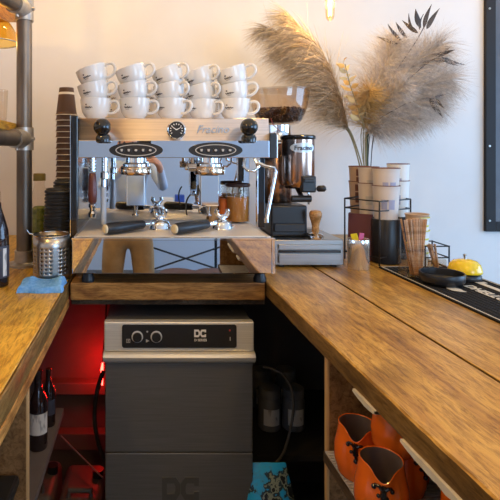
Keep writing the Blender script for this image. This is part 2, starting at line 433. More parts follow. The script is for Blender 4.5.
b = MB(WM[wr]); board(b, 0.468, 0.735, -2.3, 0.93, CT-.046, CT, (0.0, 0.0), 8.0); b.build('board', ['wood_right', 'wood_edge'], wr, ang=25)
b = MB(WM[wr])
for (ya, yb, dz) in ((-.618, -.705, .017), (-.79, -1.0, .021)):
    n = 24
    def fn(i, j):
        t = i/(n-1); y = ya+(yb-ya)*t
        h = dz*math.sin(PI*min(1, max(0, .02+.96*t)))**.55 * (0.85+0.35*noise.noise(V((y*55, 1, 0)))) + .001
        return [(-.004, y, CT-.0445), (-.006+h*.25, y, CT-.046-h*.7), (.012, y, CT-.046-h), (.05, y, CT-.046-h), (.055, y, CT-.0445)][j]
    b.grid(n, 5, fn, closev=True)
o = b.build('filler_strip', 'foam', wr); o['label'] = 'ragged cream filler strip under the front edge'
wl = thing('wooden_worktop', 'golden oak worktop on the left with the folded blue cloth on it', 'worktop', (-0.249, 1.6, 0))
b = MB(); board(b, -1.4, -0.252, 0.2, 2.53, CT-.05, CT, (0, 0), 3.0)
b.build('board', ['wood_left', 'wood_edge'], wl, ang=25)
b = MB(Matrix.Translation((-0.498-.001, 0, 0)) @ Matrix.Rotation(0, 4, 'Z'))
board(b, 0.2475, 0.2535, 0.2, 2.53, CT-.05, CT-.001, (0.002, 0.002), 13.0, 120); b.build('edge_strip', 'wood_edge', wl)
b = MB(); board(b, -0.285, -0.2425, 0.2, 1.6, CT-.074, CT-.0505, (0.0, 0.003), 17.0, 100)
o = b.build('lower_lip', 'wood_lip', wl); o['label'] = 'lighter chipped timber lip below the top'
wb = thing('wooden_worktop', 'brown oak worktop at the back under the espresso machine', 'worktop', (0.07, 1.6, 0))
b = MB(); b.box(-0.240, 0.386, 1.603, 2.53, CT-.056, CT, 0.004); b.build('board', 'wood_back', wb)
b = MB(); b.box(-0.240, 0.39, 1.625, 1.67, CT-.076, CT-.0562, 0.002); b.build('support_rail', 'dark_ply', wb)

# undercounter carcass: back, batten, shelves, dividers
cu = thing('undercounter_carcass', 'dark carcass boards behind the dishwasher under the back worktop', 'carcass', (0.07, 2.2, 0))
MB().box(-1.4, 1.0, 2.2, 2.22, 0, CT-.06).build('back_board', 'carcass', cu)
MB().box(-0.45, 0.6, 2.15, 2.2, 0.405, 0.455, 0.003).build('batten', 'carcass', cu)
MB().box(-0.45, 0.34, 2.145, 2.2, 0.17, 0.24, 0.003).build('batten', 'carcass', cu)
ls_ = thing('low_shelf', 'dark low shelf carrying grey jars right of the glasswasher', 'shelf', (0.66, 1.95, 0))
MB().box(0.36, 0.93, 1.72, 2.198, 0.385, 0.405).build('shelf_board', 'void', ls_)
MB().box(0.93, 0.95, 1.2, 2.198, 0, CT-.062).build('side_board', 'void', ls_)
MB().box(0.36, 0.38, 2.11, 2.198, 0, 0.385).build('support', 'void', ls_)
sl = thing('open_shelving', 'plywood shelving under the left worktop holding dark bottles', 'shelving', (-0.6, 1.07, 0))
o = MB().box(-1.3, -0.2555, 1.073, 1.091, 0.0, CT-.0745).build('divider_panel', 'ply', sl)
MB().box(-0.2555, -0.252, 1.073, 1.091, 0.0, CT-.0745).build('panel_edge', 'ply_edge', sl)
MB().box(-1.3, -0.27, 1.0915, 1.66, 0.58, 0.60).build('shelf', 'carcass', sl)
MB().box(-1.3, -0.29, 1.0915, 1.66, 0.10, 0.12).build('shelf', 'carcass', sl)
MB().box(-1.3, -1.28, 1.0915, 1.66, 0.6, CT-.055).build('back_panel', 'carcass', sl)
sr = thing('open_shelving', 'plywood shelving under the right worktop holding the orange jugs', 'shelving', (0.391, 1.6, 0), RROT)
T = WM[sr]
SHZ = 0.765
MB(T).box(.016, .72, -.455, -.437, 0.0, CT-.0465).build('divider_panel', 'ply', sr)
MB(T).box(.012, .016, -.455, -.437, 0.0, CT-.0465).build('panel_edge', 'ply_edge', sr)
MB(T).box(.002, .72, -1.5, -.4555, SHZ-.022, SHZ).build('shelf', 'dark_ply', sr)
MB(T).box(.70, .72, -1.5, -.4555, SHZ, CT-.0465).build('back_panel', 'ply', sr)
MB(T).box(.016, .72, -1.518, -1.5, 0.0, CT-.0465).build('divider_panel', 'ply', sr)

# ---------------------------------------------------------------- glasswasher
DX0, DX1, DY = -0.131, 0.349, 1.6
dw = thing('undercounter_dishwasher', 'steel undercounter glasswasher with black control strip below the espresso machine', 'dishwasher', ((DX0+DX1)/2, DY, 0))
zt = 0.906
MB().box(DX0+.004, DX1-.004, DY+.03, DY+.54, 0.09, zt-.002, 0.004).build('body', 'dish_dark', dw)
for x in (DX0+.05, DX1-.05):
    for y in (DY+.08, DY+.48):
        MB().cyl((x, y, 0), (x, y, .0895), .02).build('foot', 'black', dw)
cp = MB().box(DX0, DX1, DY, DY+.0295, zt-.094, zt, 0.004).build('control_panel', 'dish_light', dw)
def dpx(x, y): return ((x-145)*DY/500, EYE-(y-152)*DY/500)
x0, z0 = dpx(122, 347.5); x1, z1 = dpx(236.5, 324.5)
b = MB(FRONT(0, DY-.0015, 0)); b.prism(rrect(x0, x1, z0, z1, .008), -.0012, .0015)
cf = b.build('control_fascia', 'panel_black', cp)
for kx in (137.3, 156.3):
    x, z = dpx(kx, 336.3)
    b = MB()
    b.lathe([(.0185, 0), (.0185, .003), (.0155, .0035)], (x, DY-.003, z), 28, axis=(0,-1,0))
    b.mi = 1; b.lathe([(.0145, 0.001), (.0145, .011), (.013, .013), (.0001, .013)], (x, DY-.003, z), 28, axis=(0,-1,0))
    b.build('knob', ['ring_silver', 'panel_black'], cp)
b = MB(FRONT(*[dpx(128.3, 340.5)[0], DY-.0031, dpx(128.3, 340.5)[1]]))
for r in ((-.006, .006, .0045, .006), (-.006, .006, -.006, -.0045), (-.006, -.0045, -.0045, .0045), (.0045, .006, -.0045, .0045), (-.002, .002, -.002, .002)):
    b.prism([(r[0], r[2]), (r[1], r[2]), (r[1], r[3]), (r[0], r[3])], 0, .0005)
x, z = dpx(147.5, 340.5); b.T = FRONT(x, DY-.0031, z); b.prism([(-.005, -.0055), (.0065, 0), (-.005, .0055)], 0, .0005)
x, z = dpx(147.3, 331.3); b.T = FRONT(x, DY-.0031, z); b.prism(rrect(-.003, .003, -.003, .003, .0028), 0, .0005)
b.build('control_symbols', 'grey_print', cp)
b = MB()
x, z = dpx(229.6, 330); b.T = FRONT(x, DY-.0031, z); b.prism(rrect(-.0025, .0025, -.003, .003, .002), 0, .0005)
b.mi = 1; x, z = dpx(230, 338.5); b.T = FRONT(x, DY-.0031, z); b.prism([(-.0015, -.006), (.0015, -.006), (.0015, .006), (-.0015, .006)], 0, .0005)
b.build('indicator_mark', ['red_print', 'grey_print'], cp)
def dc_logo(b, w, h, t):
    """blocky D and C that share a waist"""
    quads = []
    for sg in (-1, 1):      # the C is the D turned round, with its stem cut open
        stem = [(-.5, .5, .22), (-.5, .22, -.22)] if sg < 0 else []
        e = .22 if sg < 0 else .14
        X = lambda u: -sg*u*w
        Q = [[(-.5, .5), (-.12, .5), (-.17, .24), (-.5, .24)], [(-.5, -.24), (-.17, -.24), (-.12, -.5), (-.5, -.5)],
             [(-.12, .5), (-.005, .2), (-.14, .1), (-.17, .24)], [(-.005, .2), (-.005, -.2), (-.14, -.1), (-.14, .1)], [(-.17, -.24), (-.14, -.1), (-.005, -.2), (-.12, -.5)]]
        Q += [[(-.5, .24), (-.37, .24), (-.37, -.24), (-.5, -.24)]] if sg < 0 else [[(-.5, .24), (-.37, .24), (-.37, .13), (-.5, .13)], [(-.5, -.13), (-.37, -.13), (-.37, -.24), (-.5, -.24)]]
        for q in Q: quads.append([((u if sg < 0 else -u)*w, v*h) for u, v in q])
    for q in quads: b.prism(q, 0, t)
x, z = dpx(200, 333); b = MB(FRONT(x, DY-.0031, z)); dc_logo(b, .038, .024, .0006)
x, z = dpx(200.4, 339.5); me = text_mesh('D SERIES', .0105, 0.0003, .0002)
b.T = Matrix.Identity(4); b.mesh(me, FRONT(x, DY-.0036, z-.001))
bmesh.ops.triangulate(b.bm, faces=[f for f in b.bm.faces if len(f.verts) > 4], ngon_method='EAR_CLIP')
b.build('logo', 'white_print', cp)
zd = EYE-(352-152)*DY/500
zb = EYE-(453.5-152)*DY/500
dr = MB().box(DX0+.003, DX1-.003, DY+.004, DY+.029, zb+.0015, zd-.026, 0.003).build('door', 'dish_dark', dw)
b = MB()      # rolled full-width grip
prof = [(0.004, 0.0), (-.012, -.003), (-.017, -.012), (-.014, -.024), (-.002, -.034), (.010, -.037), (.026, -.037), (.026, 0)]
P = b.grid(2, 8, lambda i, j: ((DX0-.002, DX1+.002)[i], DY+prof[j][0], zd+prof[j][1]-.0), closev=True)
b.face(P[0], False); b.face(P[1][::-1], False)
b.build('handle', 'dish_light', dr)
lp = MB().box(DX0+.003, DX1-.003, DY+.004, DY+.029, 0.10, zb-.0015, 0.003).build('lower_panel', 'dish_dark', dw)
x, z = dpx(180.5, 489); b = MB(FRONT(x, DY+.0045, z)); dc_logo(b, .118, .072, .0040)
bmesh.ops.triangulate(b.bm, faces=[f for f in b.bm.faces if len(f.verts) > 4], ngon_method='EAR_CLIP')
b.build('embossed_logo', mat('shaded_relief_steel', (.17, .168, .163), .7, .42), lp)  # panel steel darkened, so the relief's shading is put into the colour

# ---------------------------------------------------------------- espresso machine
em = thing('espresso_machine', 'polished chrome two-group espresso machine with black knobs on the back worktop', 'espresso machine', (0.087, 1.77, CT))
MX0, MX1 = -0.230, 0.403
TZ = 1.178
for x in (MX0+.045, MX1-.03):
    for y in (1.625, 2.03):
        MB().lathe([(.021, 0), (.021, .012), (.017, .02), (.017, .0355)], (x, y, CT), 20).build('foot', 'black', em)
tr = MB().box(MX0, MX1, 1.575, 1.9645, CT+.036, TZ, 0.003).build('drip_tray', 'mirror', em)
MB().box(MX0-.0005, MX1+.004, 1.571, 1.5745, TZ-.006, TZ+.002, 0.0012).build('tray_rim', 'chrome', tr)
MB().box(MX1-.004, MX1+.006, 1.570, 1.58, CT+.036, TZ+.001, 0.0012).build('corner_strip', 'chrome', tr)
b = MB()
for k in range(24):
    y = 1.59 + k*.0156
    b.box(MX0+.012, MX1-.012, y, y+.009, TZ+.0005, TZ+.005, .001, 1)
for x in (MX0+.005, 0.08, MX1-.017): b.box(x, x+.012, 1.582, 1.962, TZ+.0002, TZ+.0045)
b.build('drip_grate', mat('grate_steel', (.86, .80, .72), 1, .42), em)
bp = MB().box(MX0+.004, MX1+.006, 1.966, 1.972, TZ-.002, 1.4295).build('backsplash', 'mirror', em)
MB().box(MX0, MX1+.01, 1.973, 2.09, CT+.036, 1.43, .004).build('rear_body', 'steel', em)
HX0, HX1, HY = -0.222, 0.425, 1.66
HZ0, HZ1, HZ2 = 1.4305, 1.489, 1.563
b = MB()
prof = [(HY, HZ0), (HY, HZ1), (HY+.0015, HZ1+.001), (HY+.012, HZ2-.004), (HY+.016, HZ2), (2.09, HZ2), (2.09, HZ0)]
P = b.grid(2, 7, lambda i, j: ((HX0, HX1-.012)[i], prof[j][0], prof[j][1]), closev=True)
b.face(P[0], False); b.face(P[1][::-1], False)
b.build('hood', 'satin', em, ang=20)
MB().box(HX0+.001, HX1-.013, HY-.003, HY-.0002, HZ0+.001, HZ1-.001, .001).build('front_band', 'mirror', em)
MB().box(HX1-.0115, HX1+.010, HY-.004, 2.09, HZ0-.002, HZ2-.05, .002).build('end_cap', 'black', em)
MB().box(HX1+.0105, HX1+.0145, HY-.004, HY+.03, HZ0-.001, HZ2-.055, .001).build('end_trim', 'chrome', em)
MB().box(-0.2455, HX0-.0005, HY-.006, 2.06, HZ0-.26, HZ2+.008, .003).build('side_panel', 'gloss_black', em)
b = MB(); b.box(-0.248, -0.2458, HY-.006, 2.06, HZ0-.26, HZ2+.008); b.build('panel_trim', 'chrome', em)
MB().box(0.400, 0.4245, 1.77, 1.79, TZ+.0055, HZ0-.002, .002).build('side_post', 'gloss_black', em)
MB().box(0.3965, 0.3995, 1.766, 1.79, TZ+.0055, HZ0-.002, .0008).build('post_trim', 'chrome', em)
for kx in (102.3, 249.0):
    c = px(kx, 127, 1.615)
    b = MB()
    b.ball(c, .029, 24, (1, 1, .98))
    k = b.build('steam_knob', 'gloss_black', em)
    b = MB(); b.lathe([(.018, 0), (.024, .004), (.025, .018), (.020, .028)], (c.x+.002, c.y+.014, c.z-.052), 24)
    b.build('knob_collar', 'gloss_black', k)
    MB().cyl((c.x, c.y+.02, c.z-.006), (c.x, HY+.006, c.z-.006), .009).build('knob_stem', 'chrome', k)
c = px(176.2, 130, HY)
b = MB(); b.lathe([(.031, -.008), (.031, .010), (.028, .013), (.025, .012)], (c.x, HY+.003, c.z), 32, axis=(0,-1,0), cap1=False)
g = b.build('pressure_gauge', 'chrome', em)
b = MB(); b.lathe([(.0265, 0), (.0265, .006)], (c.x, HY-.005, c.z), 32, axis=(0,-1,0)); b.build('gauge_dial', 'black', g)
b = MB(FRONT(c.x, HY-.0112, c.z))
for k in range(11):
    a = -0.6 + k*(PI+1.2)/10
    b.T = FRONT(c.x, HY-.0112, c.z) @ Matrix.Rotation(a, 4, 'Z'); b.prism([(.017, -.0012), (.022, -.0012), (.022, .0012), (.017, .0012)], 0, .0004)
for a in (2.5, .5): 
    b.T = FRONT(c.x, HY-.0112, c.z) @ Matrix.Rotation(a, 4, 'Z'); b.prism([(0, -.0016), (.019, -.0006), (.019, .0006), (0, .0016)], 0, .0006)
b.build('gauge_marks', 'white_print', g)
me = text_mesh('Fracino', .036, .0006, 0.0002, 0.35)
c = px(212.5, 129.5, HY)
tilt = math.atan2(.0105, .069)
b = MB(); b.mesh(me, Matrix.Translation((c.x, HY+.0045, c.z)) @ Matrix.Rotation(PI/2-tilt, 4, 'X'))
o = b.build('script_badge', 'chrome', em)
for kx in (136, 215.5):
    c = px(kx, 150.2, HY-.004)
    def ell(rx, ry, n=40): return [(rx*math.cos(2*PI*i/n), ry*math.sin(2*PI*i/n)) for i in range(n)]
    b = MB(FRONT(c.x, HY-.0035, c.z)); b.prism(ell(.089, .0265), -.0005, .005)
    pad = b.build('brew_keypad', 'panel_black', em)
    b = MB(FRONT(c.x, HY-.009, c.z))
    o_, i_ = ell(.068, .0195), ell(.0645, .0168)
    vo = [b._v((x, y, 0.0006)) for x, y in o_]; vi = [b._v((x, y, 0.0006)) for x, y in i_]
    for i in range(40): b.face([vo[i], vo[(i+1) % 40], vi[(i+1) % 40], vi[i]])
    b.build('keypad_ring', 'grey_print', pad)
    for k in range(5):
        b = MB()
        b.lathe([(.0095, 0), (.0095, .002), (.008, .003)], (c.x+(k-2)*.0235, HY-.0086, c.z), 16, axis=(0,-1,0))
        b.mi = 1
        b.T = FRONT(c.x+(k-2)*.0235, HY-.0118, c.z)
        if k in (0, 1, 3): b.prism([(-.003, -.004), (.003, -.004), (.0042, .004), (-.0042, .004)], 0, .0004)
        else: b.prism(rrect(-.0045, .0045, -.0035, .0035, .003), 0, .0004)
        b.build('brew_button', ['black', 'grey_print'], pad)
for gx in (136, 209.5):
    c = px(gx, 168, 1.75)
    hd = MB().lathe([(.046, 0), (.046, .018), (.036, .024), (.036, .04)], (c.x, 1.75, 1.3895), 36).build('group_head', 'chrome', em)
    b = MB(); b.lathe([(.052, 0), (.0535, .004), (.0535, .024), (.051, .028), (.046, .028)], (c.x, 1.75, 1.372), 40); 
    for k in range(3): b.ball((c.x+.052*math.cos(-PI/2+(k-1)*.9), 1.75+.052*math.sin(-PI/2+(k-1)*.9), 1.386), .007, 10)
    b.build('locking_ring', 'brass', hd)
    b = MB(); b.box(c.x-.033, c.x+.031, 1.735, 1.79, 1.262, 1.371, .003); b.build('group_column', 'chrome', hd)
    b = MB(); b.cyl((c.x-.002, 1.76, 1.2615), (c.x-.002, 1.76, 1.232), .009, .006); b.lathe([(.012, 0), (.012, .006)], (c.x-.002, 1.76, 1.2255), 16); b.build('group_spout', 'chrome', hd)
c = px(192.5, 167.5, 1.75)
b = MB(); b.cyl((c.x-.014, 1.74, c.z), (c.x+.012, 1.74, c.z), .014); b.tube([(c.x, 1.745, c.z+.012), (c.x, 1.76, c.z+.04), (c.x, 1.78, HZ0+.001)], .006); b.build('valve', 'brass', em)
b = MB(); b.tube(bez((0.16, 1.76, 1.30), (0.137, 1.77, 1.275), (0.150, 1.79, 1.225), 12), .003); b.build('thin_pipe', 'cord', em)
X = (92.5-145)*1.70/500
sw = MB()
sw.cyl((X, 1.70, HZ0+.001), (X, 1.70, 1.385), .008)
for k in range(4): sw.lathe([(.008, 0), (.0125, .002), (.0125, .006), (.008, .008)], (X, 1.70, 1.383+.011*k), 18)
sw = sw.build('steam_wand', 'chrome', em)
b = MB(); b.lathe([(.010, 0), (.0145, .006), (.0155, .03), (.014, .07), (.012, .098), (.009, .102)], (X, 1.70, 1.276), 20); b.build('grip', 'grip', sw)
b = MB(); b.lathe([(.004, 0), (.013, .005), (.015, .018), (.009, .026), (.010, .034), (.013, .040), (.013, .048), (.008, .0525)], (X, 1.70, 1.2235), 20); b.build('nozzle', 'chrome', sw)
X = (104.8-145)*1.73/500
b = MB(); b.cyl((X, 1.73, HZ0+.001), (X, 1.73, 1.365), .011); b.lathe([(.011, 0), (.015, .004), (.015, .024), (.011, .028)], (X, 1.73, 1.355), 20); b.cyl((X-.004, 1.73, 1.356), (X-.004, 1.73, 1.330), .009)
hw = b.build('hot_water_spout', 'chrome', em)
b = MB(); b.cyl((X-.004, 1.73, 1.3295), (X-.006, 1.74, 1.2), .010, .0105); b.build('spout_hose', 'milky', hw)
b = MB(); b.tube([(.366, 1.67, HZ0+.001), (.372, 1.66, 1.415), (.395, 1.645, 1.404), (.424, 1.64, 1.398), (.429, 1.64, 1.385), (.394, 1.62, 1.232)], .0058, 12)
b.lathe([(.0075, 0), (.0075, .014)], (.3935, 1.6195, 1.222), 14)
b.build('steam_wand', 'chrome', em)
b = MB(); b.tube([(.34, 1.70, HZ0+.001), (.335, 1.69, 1.40), (.345, 1.685, 1.388), (.368, 1.685, 1.386), (.384, 1.69, 1.40), (.386, 1.70, HZ0+.001)], .0055, 12); b.build('wand_guard', 'chrome', em)

# portafilters lying upside down on the grate
def portafilter(end, head, lab):
    e, h = V(end), V(head)
    d = (h-e); L = d.length; d.normalize()
    t = thing('portafilter', lab, 'portafilter', (h.x, h.y, TZ+.005), 0, 'portafilters on the drip tray')
    z0 = TZ+.0052
    b = MB()
    b.lathe([(.036, 0), (.0375, .003), (.036, .006), (.034, .020), (.026, .030), (.012, .034)], (h.x, h.y, z0), 32)
    b.box(h.x+.034, h.x+.042, h.y-.01, h.y+.01, z0+.003, z0+.012, .002); b.build('filter_head', 'chrome', t)
    b = MB()
    b.lathe([(.013, 0), (.013, .012), (.010, .016)], (h.x, h.y, z0+.032), 16)
    for s in (-1, 1):
        b.tube([(h.x, h.y, z0+.042), (h.x+s*.014, h.y-.004, z0+.046), (h.x+s*.020, h.y-.006, z0+.058), (h.x+s*.017, h.y-.008, z0+.068)], [.008, .0085, .0085, .0075], 12)
    b.build('twin_spout', 'chrome', t)
    q = h - d*.034; q.z = z0+.022
    s_ = V((e.x, e.y, e.z)); a = (q - s_)
    b = MB(); b.tube([q + a.normalized()*.004, s_ + a*.80], [.008, .0095], 14); b.build('neck', 'chrome', t)
    b = MB()
    b.tube([s_ + a*k for k in (0.02, .06, .3, .55, .78, .82)], [.0155, .0185, .019, .0175, .0145, .011], 20)
    hn = b.build('handle', 'black', t)
    b = MB(); b.tube([s_ - a.normalized()*.004, s_ - a.normalized()*.001, s_ + a*.05], [.010, .0145, .0155], 18); o = b.build('handle_cap', 'cream', hn); o['label'] = 'cream end cap'
portafilter((-.129, 1.605, TZ+.0245), (.052, 1.74, TZ+.02), 'upturned chrome portafilter on the drip tray under the left group')
portafilter((.094, 1.605, TZ+.0245), (.268, 1.74, TZ+.02), 'upturned chrome portafilter on the drip tray under the right group')
# things at the back of the drip tray
t = thing('glass_jug', 'amber drink jug with a dark rim at the right end of the drip tray', 'jug', (.352, 1.90, TZ+.005))
b = MB(); b.lathe([(.036, .001), (.041, .004), (.045, .10), (.043, .138), (.044, .142), (.042, .1425), (.0405, .137), (.0425, .10), (.0385, .006), (.0001, .004)], (.352, 1.90, TZ+.005), 32, cap0=True, cap1=False); b.build('jug_body', 'clear', t)
b = MB(); b.lathe([(.0375, .0065), (.0415, .098), (.0001, .0985)], (.352, 1.90, TZ+.005), 32); b.build('amber_contents', mat('amber_juice', (.62, .27, .05), 0, .25), t)
b = MB(); b.lathe([(.0445, 0), (.047, .003), (.047, .009), (.0445, .012)], (.352, 1.90, TZ+.005+.136), 32, False, False); b.build('rim_band', mat('dark_brown_band', (.05, .02, .015), 0, .3), t)
b = MB(); b.lathe([(.017, 0), (.017, .085), (.015, .088)], (.302, 1.92, TZ+.005), 24); tag(b.build('canister', 'orange_flat', None, (.302, 1.92, TZ+.005)), 'small orange tube beside the amber jug on the drip tray', 'canister')
b = MB(); b.lathe([(.017, 0), (.017, .07), (.0185, .0705), (.0185, .108), (.016, .112)], (.263, 1.93, TZ+.005), 24); tag(b.build('canister', 'tan', None, (.263, 1.93, TZ+.005)), 'slim tan tube left of the orange tube on the drip tray', 'canister')

# ---------------------------------------------------------------- cups on the machine
def cup_r(z):
    P = [(0, .031), (.004, .033), (.012, .041), (.025, .0480), (.045, .0525), (.070, .0545)]
    for (a, ra), (c, rc) in zip(P, P[1:]):
        if z <= c: return ra + (rc-ra)*(z-a)/(c-a)
    return P[-1][1]
def make_cup():
    t = thing('coffee_cup', 'white cup', 'cup', (0, 0, 0))
    zs = [0, .004, .008, .012, .018, .025, .035, .045, .058, .068, .070]
    prof = [(.030, 0)] + [(cup_r(z), z) for z in zs[1:]] + [(cup_r(.07)-.002, .0712)] + [(cup_r(z)-.004, z) for z in (.069, .058, .045, .035, .025, .018, .012)] + [(.02, .008), (.0001, .007)]
    b = MB(); b.lathe(prof, (0, 0, 0), 36, True, False); b.build('bowl', 'porcelain', t, ang=60)
    b = MB(); pts = [(.050, 0, .056), (.062, 0, .0605), (.076, 0, .059), (.084, 0, .048), (.082, 0, .034), (.072, 0, .024), (.058, 0, .019), (.0455, 0, .0195)]
    sm = []
    for i in range(len(pts)-1):
        p0 = V(pts[max(0, i-1)]); p1 = V(pts[i]); p2 = V(pts[i+1]); p3 = V(pts[min(len(pts)-1, i+2)])
        for k in range(3):
            u = k/3; sm.append(.5*((2*p1) + (p2-p0)*u + (2*p0-5*p1+4*p2-p3)*u*u + (3*p1-p0-3*p2+p3)*u**3))
    sm.append(V(pts[-1]))
    b.tube(sm, .0052, 10); b.build('handle', 'porcelain', t)
    b = MB()
    def S(a, z, e=.0006): r = cup_r(z)+e; return V((r*math.cos(a), r*math.sin(a), z))
    a0 = -PI/2-.28
    b.tube([S(a0+.01*math.sin(k), .0475+.0012*math.cos(k)) for k in (0, 1.2, 2.4, 3.6, 4.8, 6)], .0022, 6)
    b.tube([S(a0-.13+.58*k/24, .038+.0030*math.sin(k*1.3)*(1 if k < 20 else .3), .0003) for k in range(25)], .0010, 5)
    b.tube([S(a0-.05+.30*k/6, .0315, .0003) for k in range(7)], .0005, 5)
    b.build('logo', 'ink', t)
    return t
CX = [96, 135, 171, 203, 234.5]; CY = [1.735, 1.735, 1.745, 1.775, 1.755]
SN = ['leftmost', 'second from left', 'middle', 'fourth from left', 'rightmost']
LV = ['bottom', 'middle', 'top']
proto = make_cup(); first = True
for i in range(5):
    for k in range(3):
        x = px(CX[i], 100, CY[i]).x + (0, .003, .004)[k]
        z = HZ2 + .0005 + k*.0535 + (0, .001, .004)[k]
        tl = -math.radians((0, 12, 19)[k] + random.uniform(-1.5, 1.5)*(k > 0))
        rz = (-.25, -.35, -.72, -.75, -.35)[i] + random.uniform(-.08, .08)
        rot = Matrix.Rotation(tl, 3, 'Y') @ Matrix.Rotation(rz, 3, 'Z')
        e = rot.to_euler()
        lab = '%s white logo cup, %s front stack on the espresso machine' % (LV[k], SN[i])
        o = proto if first else dup(proto, (0,0,0))
        first = False
        o.location = (x, CY[i], z); o.rotation_euler = e
        o['label'] = lab; o['group'] = 'cups stacked on the espresso machine'
BX = [(116, 'first and second'), (153, 'second and third'), (188, 'third and fourth'), (219, 'fourth and fifth')]
for j, (bx, nm) in enumerate(BX):
    for k in range(2):
        o = dup(proto, (px(bx, 100, 1.955).x, 1.955, HZ2+.0005+k*.054), Matrix.Rotation(-.15*k, 3, 'Y').to_euler(),
                '%s white back-row cup seen between the %s front cup stacks' % (('lower', 'upper')[k], nm), 'cups stacked on the espresso machine')

# ---------------------------------------------------------------- left: paper cups, lids, steel holder, pipe shelf
def paper_cup(name, mats, rb, rt, h, band=None, inv=False):
    """open paper cup with rolled rim; inverted when inv"""
    b = MB()
    pr = [(rb-.003, .002), (rb-.002, 0), (rb, 0)]
    n = 12
    def rr(z): return rb+(rt-rb)*z/h
    pr += [(rr(h*k/n), h*k/n) for k in range(1, n)] + [(rt+.0018, h-.003), (rt+.0022, h-.001), (rt+.001, h), (rt-.0012, h-.002)]
    pr += [(rr(z)-.0012, z) for z in (h*.7, h*.4, .009)] + [(.0001, .008)]
    if inv: pr = [(r, h-z) for r, z in pr]
    b.lathe(pr, (0, 0, 0), 28, True, False)
    for f in b.bm.faces:
        zc = sum(v.co.z for v in f.verts)/len(f.verts); rc = V(f.calc_center_median()).xy.length
        zl = (h-zc) if inv else zc
        if zl > h-.0042: f.material_index = 1
        elif band and band[0] < zl < band[1]: f.material_index = 1
        elif inv and zl < .0021: f.material_index = 1
    return b
b = paper_cup('paper_cup', None, .0285, .0415, .110, (.019, .028), True)
SX, SY = px(66.5, 0, 2.0).x, 2.0
pc = tag(b.build('paper_cup', ['cup_brown', 'paper_white']), 'topmost upside-down brown paper cup with white stripe in the tall stack', 'paper cup', 'brown paper cups in the tall stack')
NP = 25
top_z = EYE-(88-152)*SY/500 - .110
pit = (top_z-CT)/NP
pc.location = (SX, SY, top_z)
for k in range(NP):
    dup(pc, (SX+random.uniform(-.0006, .0006), SY, CT+.0002+pit*k), (0, 0, k), 'upside-down brown paper cup nested in the tall stack left of the espresso machine', 'brown paper cups in the tall stack')
def make_lid():
    b = MB()
    b.lathe([(.0505, 0), (.0525, .001), (.0525, .006), (.050, .0085), (.047, .009), (.046, .015), (.042, .0155), (.040, .012), (.0001, .012)], (0,0,0), 32, True, False)
    return b.build('cup_lid', 'black')
lid = make_lid()
L1 = (px(57, 0, 1.79).x, 1.79); L2 = (px(65, 0, 1.90).x, 1.898)
first = True
for (lx, ly), n, where in ((L1, 23, 'front'), (L2, 25, 'rear')):
    for k in range(n):
        o = lid if first else dup(lid, (0,0,0))
        first = False
        o.location = (lx+random.uniform(-.0012, .0012)+(0.0004*k), ly+random.uniform(-.001, .001), CT+.0003+.0125*k); o.rotation_euler = (0, 0, 0)
        if k == n-1: lab = 'topmost black plastic lid on the %s stack of lids by the paper cups' % where
        else: lab = 'black plastic lid within the %s stack of lids by the paper cups' % where
        tag(o, lab, 'cup lid', 'black cup lids in the %s stack' % where)
# perforated holder
HC = (px(51.5, 0, 1.66).x+.0, 1.665); HR = .061; HH = EYE-(236-152)*1.63/500-CT
def perforated(b, cx, cy, r, z0, z1, nc, rows, hole, zr0, zr1, skip):
    da = 2*PI/nc; dz = (zr1-zr0)/rows
    def S(u, z): return (cx+r*math.cos(u), cy+r*math.sin(u), z)
    for c in range(nc):
        u0 = c*da; uc = u0+da/2
        for j in range(rows):
            za, zb_ = zr0+j*dz, zr0+(j+1)*dz; zc = (za+zb_)/2
            if skip(c):
                b.face([b._v(S(u0, za)), b._v(S(u0+da/2, za)), b._v(S(u0+da, za)), b._v(S(u0+da, zb_)), b._v(S(u0+da/2, zb_)), b._v(S(u0, zb_))]); continue
            outer, inner = [], []
            for q in range(8):
                a = q*PI/4
                ca, sa = math.cos(a), math.sin(a); m = max(abs(ca), abs(sa))
                outer.append(b._v(S(uc+ca/m*da/2, zc+sa/m*dz/2)))
                inner.append(b._v(S(uc+hole*ca/r, zc+hole*sa)))
            for q in range(8): b.face([outer[q], outer[(q+1) % 8], inner[(q+1) % 8], inner[q]])
        for (za, zb_) in ((z0, zr0), (zr1, z1)):
            b.face([b._v(S(u0, za)), b._v(S(u0+da/2, za)), b._v(S(u0+da, za)), b._v(S(u0+da, zb_)), b._v(S(u0+da/2, zb_)), b._v(S(u0, zb_))])
t = thing('utensil_holder', 'perforated stainless steel utensil holder in front of the black lids', 'utensil holder', (HC[0], HC[1], CT))
b = MB(); perforated(b, HC[0], HC[1], HR, CT+.001, CT+HH, 24, 7, .0027, CT+.022, CT+HH-.035, lambda c: c % 4 == 3)
bmesh.ops.remove_doubles(b.bm, verts=b.bm.verts, dist=.0002)
o = b.build('perforated_wall', 'steel', t, ang=60)
sm = o.modifiers.new('thickness', 'SOLIDIFY'); sm.thickness = .0012; sm.offset = -1
b = MB(); b.lathe([(HR-.004, .0035), (HR-.004, HH-.012), (HR-.006, HH-.012), (HR-.006, .006), (.0001, .006)], (HC[0], HC[1], CT), 40); b.build('shade_insert', 'matt_black', t)  # black insert added to imitate the shade inside the holder
b = MB(); b.lathe([(HR-.0005, .0002), (HR-.0005, .003), (.0001, .003)], (HC[0], HC[1], CT), 40); b.build('base', 'steel', t)
b = MB(); b.tube([(HC[0]+(HR+.001)*math.cos(2*PI*k/40), HC[1]+(HR+.001)*math.sin(2*PI*k/40), CT+HH) for k in range(40)], .0022, 8, True)
b.tube([(HC[0]-HR, HC[1]-.005, CT+HH), (HC[0]-HR-.012, HC[1]-.008, CT+HH+.004), (HC[0]-HR-.020, HC[1]-.010, CT+HH+.016)], [.004, .003, .002], 8)
